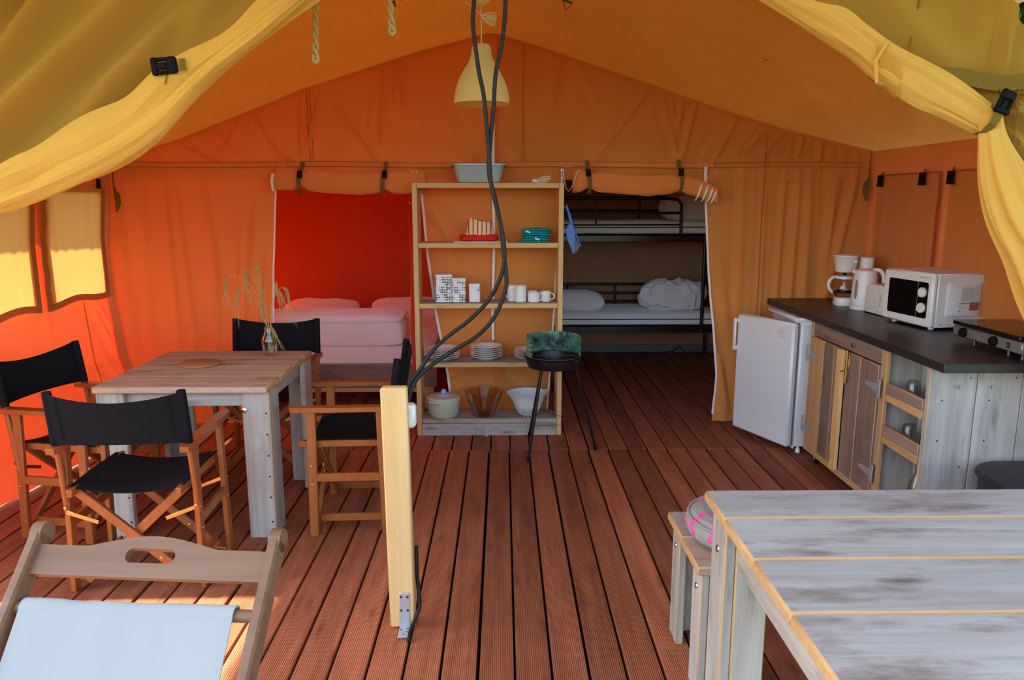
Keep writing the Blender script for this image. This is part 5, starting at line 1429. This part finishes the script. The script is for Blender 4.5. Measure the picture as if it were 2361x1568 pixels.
# coffee maker
cm = thing('coffee_maker', 'white drip coffee maker with a glass jug at the back of the worktop', 'coffee maker', (2.215, 4.77, CT + .0005), -.25)
m = MB(); loft(m, [(.20, .15, .05, 0), (.205, .155, .055, .008), (.195, .145, .05, .046), (.18, .13, .05, .050)], True, True); m.build('base', M_WHITEP, cm)
m = MB(); loft(m, [(.075, .13, .03, .045), (.075, .13, .03, .30), (.07, .12, .03, .305)], True, True); o = m.build('water_tank', M_WHITEP, cm); o.location = (.075, 0, 0)
m = MB(); m.lathe([(0, .205), (.050, .205), (.060, .212), (.072, .30), (.078, .308), (.076, .314), (.03, .322), (0, .323)], 36, (-.045, 0, 0)); m.build('filter_basket', M_WHITEP, cm)
m = MB(); m.lathe([(0, .186), (.012, .188), (.014, .206), (0, .206)], 14, (-.045, 0, 0)); m.build('drip_stop', M_BLACKP, cm)
m = MB(); m.lathe([(0, .308), (.012, .308), (.010, .322), (0, .324)], 12, (-.002, -.07, -.03), RX(PI / 2)); m.T = None; m.build('lid_clip', M_WHITEP, cm).location = (0, .31, .31)
m = MB(); m.openlathe([(0, .054), (.046, .054), (.056, .068), (.060, .095), (.056, .13), (.046, .158), (.044, .168), (.046, .168), (.048, .158), (.058, .13), (.062, .095), (.058, .066), (.048, .052), (0, .052)], 32, (-.045, 0, 0)); jg = m.build('jug', M_GLASS, cm)
m = MB(); m.lathe([(0, .172), (.05, .172), (.052, .166), (.05, .180), (.02, .186), (0, .186)], 28, (-.045, 0, 0)); m.build('jug_lid', M_WHITEP, jg)
m = MB(); m.tube(spline([(-.085, 0, .176), (-.115, -.012, .172), (-.138, -.018, .145), (-.138, -.018, .11), (-.115, -.012, .078)], 18), [.010] * 18, 10); m.build('jug_handle', M_WHITEP, jg)
m = MB(); m.lathe([(.057, .078), (.0635, .078), (.0635, .088), (.057, .088)], 30, (-.045, 0, 0)); m.build('jug_band', M_BLACKP, jg)

# kettle
kt = thing('kettle', 'white plastic cordless kettle beside the coffee maker', 'kettle', (2.205, 4.575, CT + .0005), -.5)
m = MB(); m.lathe([(0, 0), (.076, 0), (.078, .006), (.078, .020), (.074, .024), (0, .024)], 36); m.build('power_base', M_WHITEP, kt)
m = MB(); m.lathe([(0, .025), (.074, .025), (.076, .035), (.072, .10), (.068, .17), (.064, .225), (.060, .236), (.035, .246), (0, .248)], 40); m.build('kettle_body', M_WHITEP, kt)
m = MB(); m.box((-.060, 0, .226), (.03, .026, .022), .006); m.build('spout', M_WHITEP, kt)
m = MB(); m.tube(spline([(.040, 0, .240), (.078, 0, .238), (.100, 0, .205), (.102, 0, .15), (.090, 0, .10), (.070, 0, .07)], 26), [.013] * 20 + [.015, .017, .019, .021, .022, .022], 12); m.build('handle', M_WHITEP, kt)
m = MB(); soft(m, (-.042, -.056, .115), (.020, .010, .135), (.6, .8), 20, 14, 0, 1, RZ(-.60)); m.build('water_window', plain('smoked_window', (.22, .20, .19), .2), kt)
m = MB(); m.lathe([(0, 0), (.010, 0), (.009, .003), (0, .004)], 16, (.075, -.012, .088), RX(PI / 2) ); m.build('switch', M_BLACKP, kt)

# toaster
ts = thing('toaster', 'white toaster standing between the kettle and the microwave', 'toaster', (2.245, 4.365, CT + .0005), .08)
m = MB(); loft(m, [(.16, .24, .03, .006), (.165, .245, .035, .012), (.160, .24, .04, .15), (.145, .225, .04, .168), (.12, .2, .04, .172)], True, True); m.build('body', M_WHITEP, ts)
m = MB(); m.box((0, 0, .004), (.15, .23, .008), .003); m.build('base_plate', M_BLACKP, ts)
for x in (-.025, .025): MB().box((x, .0, .1722), (.022, .15, .002)).build('bread_slot', M_DARKSTEEL, ts)
MB().box((-.086, -.06, .130), (.014, .022, .016), .004).build('lever', M_WHITEP, ts)
MB().box((-.0825, -.06, .085), (.003, .004, .075)).build('lever_slot', plain('slot_grey', (.35, .34, .33), .6), ts)
MB().lathe([(0, 0), (.014, 0), (.013, .010), (0, .011)], 18, (-.080, -.06, .035), RY(-PI / 2)).build('browning_knob', M_WHITEP, ts)

# microwave: local x = depth into the worktop, y along the front
mwv = thing('microwave', 'white microwave oven with black glass door and two dials on the worktop', 'microwave', (2.172, 3.785, CT + .0005), .155)
Wm, Dm, Hm = .385, .30, .275
m = MB(); m.box((Dm / 2 + .02, Wm / 2, Hm / 2 + .014), (Dm - .02, Wm, Hm), .005); m.build('body', M_ENAMEL, mwv)
m = MB(); m.box((.014, Wm / 2, Hm / 2 + .014), (.030, Wm, Hm), .010); m.build('front_frame', M_WHITEP, mwv)
m = MB(); m.prism([(x + .1375, y + .150) for x, y in rounded_rect(.305, .185, .012)], Matrix(((0, 0, -1), (-1, 0, 0), (0, 1, 0))), (-.001, .32, .0), .004); m.build('control_glass', plain('black_glass', (.004, .004, .005), .08, spec=.5), mwv)
m = MB(); m.box((-.0035, .105, .150), (.002, .0015, .185)); m.build('door_gap', M_PRINT, mwv)
for z in (.190, .110):
    dl = MB().lathe([(0, 0), (.026, 0), (.026, .008), (.024, .012), (0, .013)], 30, (-.003, .066, z), RY(-PI / 2)).build('dial', M_WHITEP, mwv)
    m = MB(); m.box((-.0195, .066, z), (.010, .010, .046), .003, RX(0 if z > .15 else .9)); m.build('dial_grip', M_WHITEP, dl)
text_mesh('brand_mark', 'Continental Edison', .0085, M_PRINT, mwv, (-.0015, .098, .264), Matrix(((0, 0, -1), (-1, 0, 0), (0, 1, 0))))
# stamped panel on the side that faces the camera, with its labels
m = MB(); S = [(.205, .185, .02, 0), (.180, .160, .018, .008)]
loft(m, S, False, True); o = m.build('side_panel', M_ENAMEL, mwv); o.rotation_euler = (PI / 2, 0, 0); o.location = (.180, -.0002, .155)
for x, z in ((.060, .030), (.110, .030)):
    MB().lathe([(0, 0), (.004, 0), (.003, .002), (0, .0025)], 10, (x, -.0005, z), RX(PI / 2)).build('screw', M_CHROME, mwv)
m = MB(); m.box((.205, -.0088, .185), (.095, .0006, .075)); lb = m.build('warning_label', plain('label_paper', (.58, .60, .62), .6, var=.02), mwv)
lines(lb, M_PRINT, [(.03, .06, .066)] + [(.006, .090 if i % 4 else .075, .058 - .0052 * i) for i in range(11)], (.158, -.0094, .148), (1, 0, 0), (0, 0, 1), th=.0018)
m = MB(); m.box((.238, -.0088, .122), (.055, .0006, .042)); m.build('red_label', plain('faded_red_label', (.33, .10, .08), .6, var=.15, scale=120), mwv)
text_mesh('brand_label', 'Continental Edison', .0075, M_INK, mwv, (.148, -.0092, .137), RX(PI / 2), .0002)
lines(mwv, M_PRINT, [(0, .05, .024), (0, .02, .019), (0, .052, .013), (0, .040, .007)], (.146, -.0088, .106), (1, 0, 0), (0, 0, 1), th=.0016)
text_mesh('ce_mark', 'CE', .012, M_INK, mwv, (.146, -.0092, .094), RX(PI / 2), .0002)
for x, y in ((.05, .05), (.05, Wm - .05), (.28, .05), (.28, Wm - .05)):
    MB().lathe([(0, 0), (.014, 0), (.016, .015), (0, .016)], 14, (x, y, 0)).build('foot', M_WHITEP, mwv)
MB().tube(spline([(Dm + .01, .02, .23), (Dm + .02, -.005, .17), (Dm + .035, -.02, .12), (Dm + .02, -.02, .06), (Dm - .01, -.02, .03)], 24), .005, 8).build('power_cord', M_CABLE, mwv)

# gas hob with glass lid
hb = thing('gas_hob', 'grey two-burner hob with a closed dark glass lid at the near end of the worktop', 'hob', (2.145, 3.05, CT + .0005), .0)
m = MB(); m.box((.14, .245, .052), (.28, .49, .050), .006); m.build('hob_body', plain('brushed_grey', (.23, .215, .20), .4, .4, var=.08), hb)
m = MB(); m.box((.135, .238, .092), (.295, .475, .022), .004); m.build('glass_lid', plain('dark_tinted_glass', (.010, .009, .008), .05, spec=.6), hb)
m = MB(); m.box((.14, .245, .079), (.25, .45, .006)); m.build('lid_spacer', M_DARKSTEEL, hb)
for y in (.395, .175):
    kn = MB().lathe([(0, 0), (.022, 0), (.022, .012), (.018, .020), (0, .021)], 24, (.0, y, .052), RY(-PI / 2)).build('knob', M_BLACKP, hb)
m = MB(); m.lathe([(0, 0), (.013, 0), (.012, .002), (0, .002)], 20, (.0, .085, .052), RY(-PI / 2)); m.build('maker_badge', M_DARKSTEEL, hb)
text_mesh('badge_text', 'CAN', .008, M_STEEL, hb, (-.0025, .094, .049), Matrix(((0, 0, -1), (-1, 0, 0), (0, 1, 0))), .0002)
for x, y in ((.03, .03), (.03, .36), (.03, .12), (.25, .03), (.25, .46)):
    MB().lathe([(0, 0), (.010, 0), (.008, .028), (0, .028)], 12, (x, y, 0)).build('foot', M_DARKSTEEL, hb)

# waste bin behind the front table
M_BIN = plain('charcoal_plastic', (.028, .029, .033), .5, spec=.4, var=.08)
t = thing('waste_bin', 'charcoal plastic waste bin with a hinged lid before the cabinet end', 'bin', (2.235, 2.93, 0))
m = MB(); loft(m, [(.38, .26, .08, 0), (.40, .28, .09, .01), (.46, .33, .10, .40)], True, True); m.build('bin_body', M_BIN, t)
m = MB(); loft(m, [(.475, .345, .11, .400), (.485, .355, .11, .408), (.480, .35, .11, .428), (.44, .31, .10, .444), (.30, .20, .08, .452)], True, True); ld = m.build('lid', M_BIN, t)
MB().bar((.06, -.12, .4515), (.10, .12, .4515), .004, .003, (0, 0, 1)).build('lid_gap', M_BLACKP, ld)

# ================================================================== FRONT TABLE, BENCH, CUSHION
ft = thing('plank_table', 'large weathered plank table in the right foreground', 'table', (0, 0, 0))
ye = [2.030, 1.836, 1.608, 1.377, 1.150, .925]
for i in range(5):
    a, b_ = ye[i + 1], ye[i]
    m = MB(); m.box((1.47, (a + b_) / 2, .7245), (1.80, b_ - a - .003, .031), .006, me=1, ends=0); m.build('plank', [W_TOPX, W_RAWX], ft)
for x0, sx in ((.60, 1), (2.34, -1)):
    for y0, sy in ((1.975, -1), (.98, 1)):
        m = MB(); m.box((x0 + sx * .0, y0 + sy * .055, .354), (.030, .125, .708), .004, me=1); lg = m.build('leg', [W_GREYZ, W_RAWZ], ft)
        m = MB(); m.box((x0 + sx * .072, y0 + sy * .002, .354), (.112, .030, .708), .004, me=1); m.build('leg', [W_GREYZ, W_RAWZ], ft)
        m = MB(); m.box((x0 + sx * .060, y0 + sy * .105, .354), (.090, .030, .708), .004, me=1); m.build('leg', [W_GREYZ, W_RAWZ], ft)
        MB().lathe([(0, 0), (.011, 0), (.010, .004), (0, .007)], 14, (x0 - sx * .015, y0 + sy * .055, .615), RY(-sx * PI / 2)).build('coach_bolt', M_CHROME, lg)
for x in (.632, 2.308):
    m = MB(); m.box((x, 1.48, .648), (.028, .80, .118), .003, me=1); m.build('apron', [W_GREYY, W_RAWY], ft)
for y in (1.94, 1.01):
    m = MB(); m.box((1.47, y, .648), (1.55, .028, .118), .003, me=1); m.build('apron', [W_GREYX, W_RAWX], ft)
bn = thing('plank_bench', 'low weathered plank bench behind the front table', 'bench', (0, 0, 0))
for a, b_, mats in ((2.345, 2.555, [W_GREYX, W_RAWX]), (2.130, 2.342, [W_DTOPX, W_RAWX])):
    m = MB(); m.box((1.35, (a + b_) / 2, .436), (1.52, b_ - a - .002, .029), .005, me=1, ends=0); m.build('plank', mats, bn)
for x0, sx in ((.622, 1), (2.05, -1)):
    for y0, sy in ((2.150, 1), (2.535, -1)):
        m = MB(); m.box((x0, y0 + sy * .050, .2105), (.028, .100, .421), .004, me=1); lg = m.build('leg', [W_GREYZ, W_RAWZ], bn)
        m = MB(); m.box((x0 + sx * .066, y0 + sy * .002, .2105), (.104, .028, .421), .004, me=1); l2 = m.build('leg', [W_GREYZ, W_RAWZ], bn)
        MB().lathe([(0, 0), (.010, 0), (.009, .004), (0, .006)], 12, (x0 - sx * .014, y0 + sy * .05, .355), RY(-sx * PI / 2)).build('coach_bolt', M_CHROME, lg)
        m = MB()
        for z in (.33, .20, .07): m.lathe([(0, 0), (.0045, 0), (.004, .0015), (0, .002)], 8, (x0 + sx * .05, y0 - sy * .012, z), RX(sy * PI / 2))
        stuff(m.build('screw', M_DARKSTEEL, l2))
for y in (2.19, 2.495):
    m = MB(); m.box((1.33, y, .375), (1.38, .026, .09), .003, me=1); m.build('apron', [W_GREYX, W_RAWX], bn)
def cushion_mat():
    m_, nt, out = new_mat('rose_print_cotton')
    b_ = pbsdf(nt, out, (.3, .3, .25), .85, 0, .1)
    tc = N(nt, 'ShaderNodeTexCoord'); n1 = N(nt, 'ShaderNodeTexNoise', Scale=11.0, Detail=2.0, Distortion=.6); n2 = N(nt, 'ShaderNodeTexNoise', Scale=17.0, Detail=2.0)
    for k_ in (n1, n2): nt.links.new(tc.outputs['Object'], k_.inputs['Vector'])
    r1 = N(nt, 'ShaderNodeValToRGB'); e = r1.color_ramp.elements; e[0].position = .57; e[0].color = (0, 0, 0, 1); e[1].position = .60; e[1].color = (1, 1, 1, 1)
    r2 = N(nt, 'ShaderNodeValToRGB'); e = r2.color_ramp.elements; e[0].position = .62; e[0].color = (0, 0, 0, 1); e[1].position = .65; e[1].color = (1, 1, 1, 1)
    nt.links.new(n1.outputs[0], r1.inputs[0]); nt.links.new(n2.outputs[0], r2.inputs[0])
    m1 = N(nt, 'ShaderNodeMix', data_type='RGBA'); m1.inputs[6].default_value = (.27, .27, .235, 1); m1.inputs[7].default_value = (.62, .10, .27, 1)
    m2 = N(nt, 'ShaderNodeMix', data_type='RGBA'); m2.inputs[7].default_value = (.46, .47, .30, 1)
    nt.links.new(r1.outputs[0], m1.inputs[0]); nt.links.new(m1.outputs[2], m2.inputs[6]); nt.links.new(r2.outputs[0], m2.inputs[0]); nt.links.new(m2.outputs[2], b_.inputs['Base Color'])
    return m_
M_CUSH = cushion_mat()
t = thing('seat_cushion', 'round grey seat cushion with pink roses on the plank bench', 'cushion', (.815, 2.345, .4515))
m = MB(); n, k = 56, 15; G = np.zeros((n, k, 3)); prof = [(.0, .060), (.05, .064), (.10, .082), (.15, .094), (.185, .084), (.207, .055), (.209, .032), (.195, .010), (.17, .0), (.12, .0), (.05, .0), (0, .0)]
for i in range(n):
    a = 2 * PI * i / n; rr = []
    for j in range(k):
        q = j / (k - 1) * (len(prof) - 1); q0 = int(min(q, len(prof) - 2)); f_ = q - q0
        r = prof[q0][0] * (1 - f_) + prof[q0 + 1][0] * f_; z = prof[q0][1] * (1 - f_) + prof[q0 + 1][1] * f_
        r *= 1 + .012 * math.sin(24 * a) * (1 if .02 < z < .06 and r > .18 else .2)
        G[i, j] = (r * math.cos(a), r * math.sin(a), z + .006 * nz(r * 9 * math.cos(a), r * 9 * math.sin(a)) * (1 if z > .03 else 0))
m.grid(G, wrap=True); m.build('pad', M_CUSH, t, sharp=0)
MB().tube([(.198 * math.cos(a), .198 * math.sin(a), .070) for a in np.linspace(0, 2 * PI, 60)[:-1]], .006, 8, closed=True).build('piping', M_CUSH, t)
for x, y in ((-.07, .05), (.06, .06), (-.05, -.07), (.08, -.06)):
    MB().lathe([(0, .066), (.012, .068), (.010, .078), (0, .080)], 12, (x, y, 0)).build('tuft_button', M_CUSH, t)

# ================================================================== DECK CHAIR
dk = thing('deck_chair', 'wooden deck chair with off-white canvas sling in the left foreground', 'deck chair', (-.768, 1.582, 0), PI - .085)
# local: +y towards the camera, x to the left of the photo
ca, sa = math.cos(.80), math.sin(.80)
def rail_p(x, s, off=0.0): return (x, s * ca - off * sa, .800 - s * sa - off * ca)
for sx in (-1, 1):
    m = MB(); m.bar(rail_p(sx * .272, -.015), rail_p(sx * .272, 1.09), .026, .052, (0, ca and sa, ca), .006); o = m.build('back_rail', W_TEAK, dk)
    m = MB(); m.lathe([(0, -.013), (.026, -.013), (.026, .013), (0, .013)], 20, rail_p(sx * .272, -.015), RY(PI / 2)); m.build('rounded_tip', W_TEAK, o)
    m = MB(); m.bar((sx * .225, .80, .30), (sx * .225, .10, .012), .022, .045, (0, 0, 1), .005); m.build('prop_leg', W_TEAK, dk)
MB().tube([(-.225, .12, .03), (.225, .12, .03)], .012, 12).build('prop_bar', W_TEAK, dk)
MB().tube([(-.26, .74, .10), (.26, .74, .10)], .015, 12).build('front_bar', W_TEAK, dk)
# handle board with an oblong hole
out_ = [(-.260, -.030), (.260, -.030)] + [(x, .036 + .026 * max(0, math.cos(min(1, abs(x) / .15) * PI / 2)) ** 1.2) for x in np.linspace(.260, -.260, 33)]
hole_ = [(.040 * (1 if math.cos(a) > 0 else -1) + .016 * math.cos(a), .018 + .016 * math.sin(a)) for a in np.linspace(-PI / 2, PI * 1.5, 24, endpoint=False)]
R_ = Matrix(((1, 0, 0), (0, -ca, sa), (0, sa, ca)))          # board x, board up (along rail), board normal
def board(m, outer, inner, R, c, t_):
    import bmesh
    bm = bmesh.new(); vo = [bm.verts.new((x, y, 0)) for x, y in outer]; vi = [bm.verts.new((x, y, 0)) for x, y in inner]
    es = [bm.edges.new((vo[i], vo[(i + 1) % len(vo)])) for i in range(len(vo))] + [bm.edges.new((vi[i], vi[(i + 1) % len(vi)])) for i in range(len(vi))]
    bmesh.ops.triangle_fill(bm, use_beauty=True, use_dissolve=False, edges=es)
    r_ = bmesh.ops.extrude_face_region(bm, geom=bm.faces[:])
    for v in r_['geom']:
        if isinstance(v, bmesh.types.BMVert): v.co.z += t_
    bmesh.ops.recalc_face_normals(bm, faces=bm.faces[:])
    bm.verts.index_update(); c = Vector(c)
    m.add([c + R @ Vector((v.co.x, v.co.y, v.co.z - t_ / 2)) for v in bm.verts], [tuple(v.index for v in f.verts) for f in bm.faces]); bm.free()
m = MB(); board(m, out_, hole_, R_, rail_p(0, .050), .020); m.build('handle_board', W_TEAK, dk, sharp=.6)
MB().tube([rail_p(-.262, .148), rail_p(.262, .148)], .0135, 16).build('sling_rod', W_TEAK, dk)
# sling: wraps the rod, then hangs in a curve
prof = []
for a in np.linspace(-1.9, 1.3, 12):
    c = rail_p(0, .148); prof.append((c[1] + .0215 * math.sin(a + .1), c[2] + .0215 * math.cos(a + .1)))
prof = [(p[0], p[1]) for p in prof]
y0_, z0_ = prof[-1]
for q in np.linspace(.03, 1, 26):
    prof.append((y0_ + .66 * q, z0_ - .60 * q - .075 * math.sin(q * PI) + .02 * q))
n = 25; G = np.zeros((n, len(prof), 3))
for i in range(n):
    u = -1 + 2 * i / (n - 1)
    for j, (y, z) in enumerate(prof):
        G[i, j] = (u * .232 + .012, y, z + .004 * nz(u * 3, y * 6) - .003 * (1 - u * u))
m = MB(); m.grid(G)
M_SLING = canvas('off_white_sling', (.47, .46, .435), (.6, .58, .5), .12, 500, .04, .5)
o = m.build('sling', M_SLING, dk, sharp=0); md = o.modifiers.new('thickness', 'SOLIDIFY'); md.thickness = .004

# ================================================================== OUTSIDE: trees beyond the right side
def tree(x, y, h, r, lab, seed):
    rs = np.random.RandomState(seed)
    t = thing('tree', lab, 'tree', (x, y, -.4), group='dark trees beyond the tent')
    MB().tube(spline([(0, 0, 0), (.1, .05, h * .3), (-.05, .1, h * .6), (.0, .0, h * .92)], 12), list(np.linspace(.22, .04, 12)), 10).build('trunk', plain('bark', (.06, .04, .025), .9, var=.4, scale=8), t)
    m = MB(); n = 5200
    for i in range(n):
        d = Vector(rs.normal(size=3)).normalized() * (rs.rand() ** .4)
        p = Vector((d.x * r, d.y * r, h * .58 + d.z * h * .42))
        a = Vector(rs.normal(size=3)).normalized() * .16; b_ = a.orthogonal().normalized() * .08
        m.add([p - a, p + b_, p + a, p - b_], [(0, 1, 2, 3)])
    stuff(m.build('foliage', LEAF, t, sharp=0))
LEAF = canvas('dark_leaf', (.03, .055, .015), (.05, .09, .015), .3, 50, .4, 0)
tree(7.0, 10.6, 8.5, 2.2, 'dark leafy tree glimpsed at the upper right corner above the curtain', 5)
tree(6.6, 5.6, 7.5, 2.1, 'unseen tree added right of the tent to shade its canvas wall', 6)  # added out of view to block sky and darken the right canvas wall
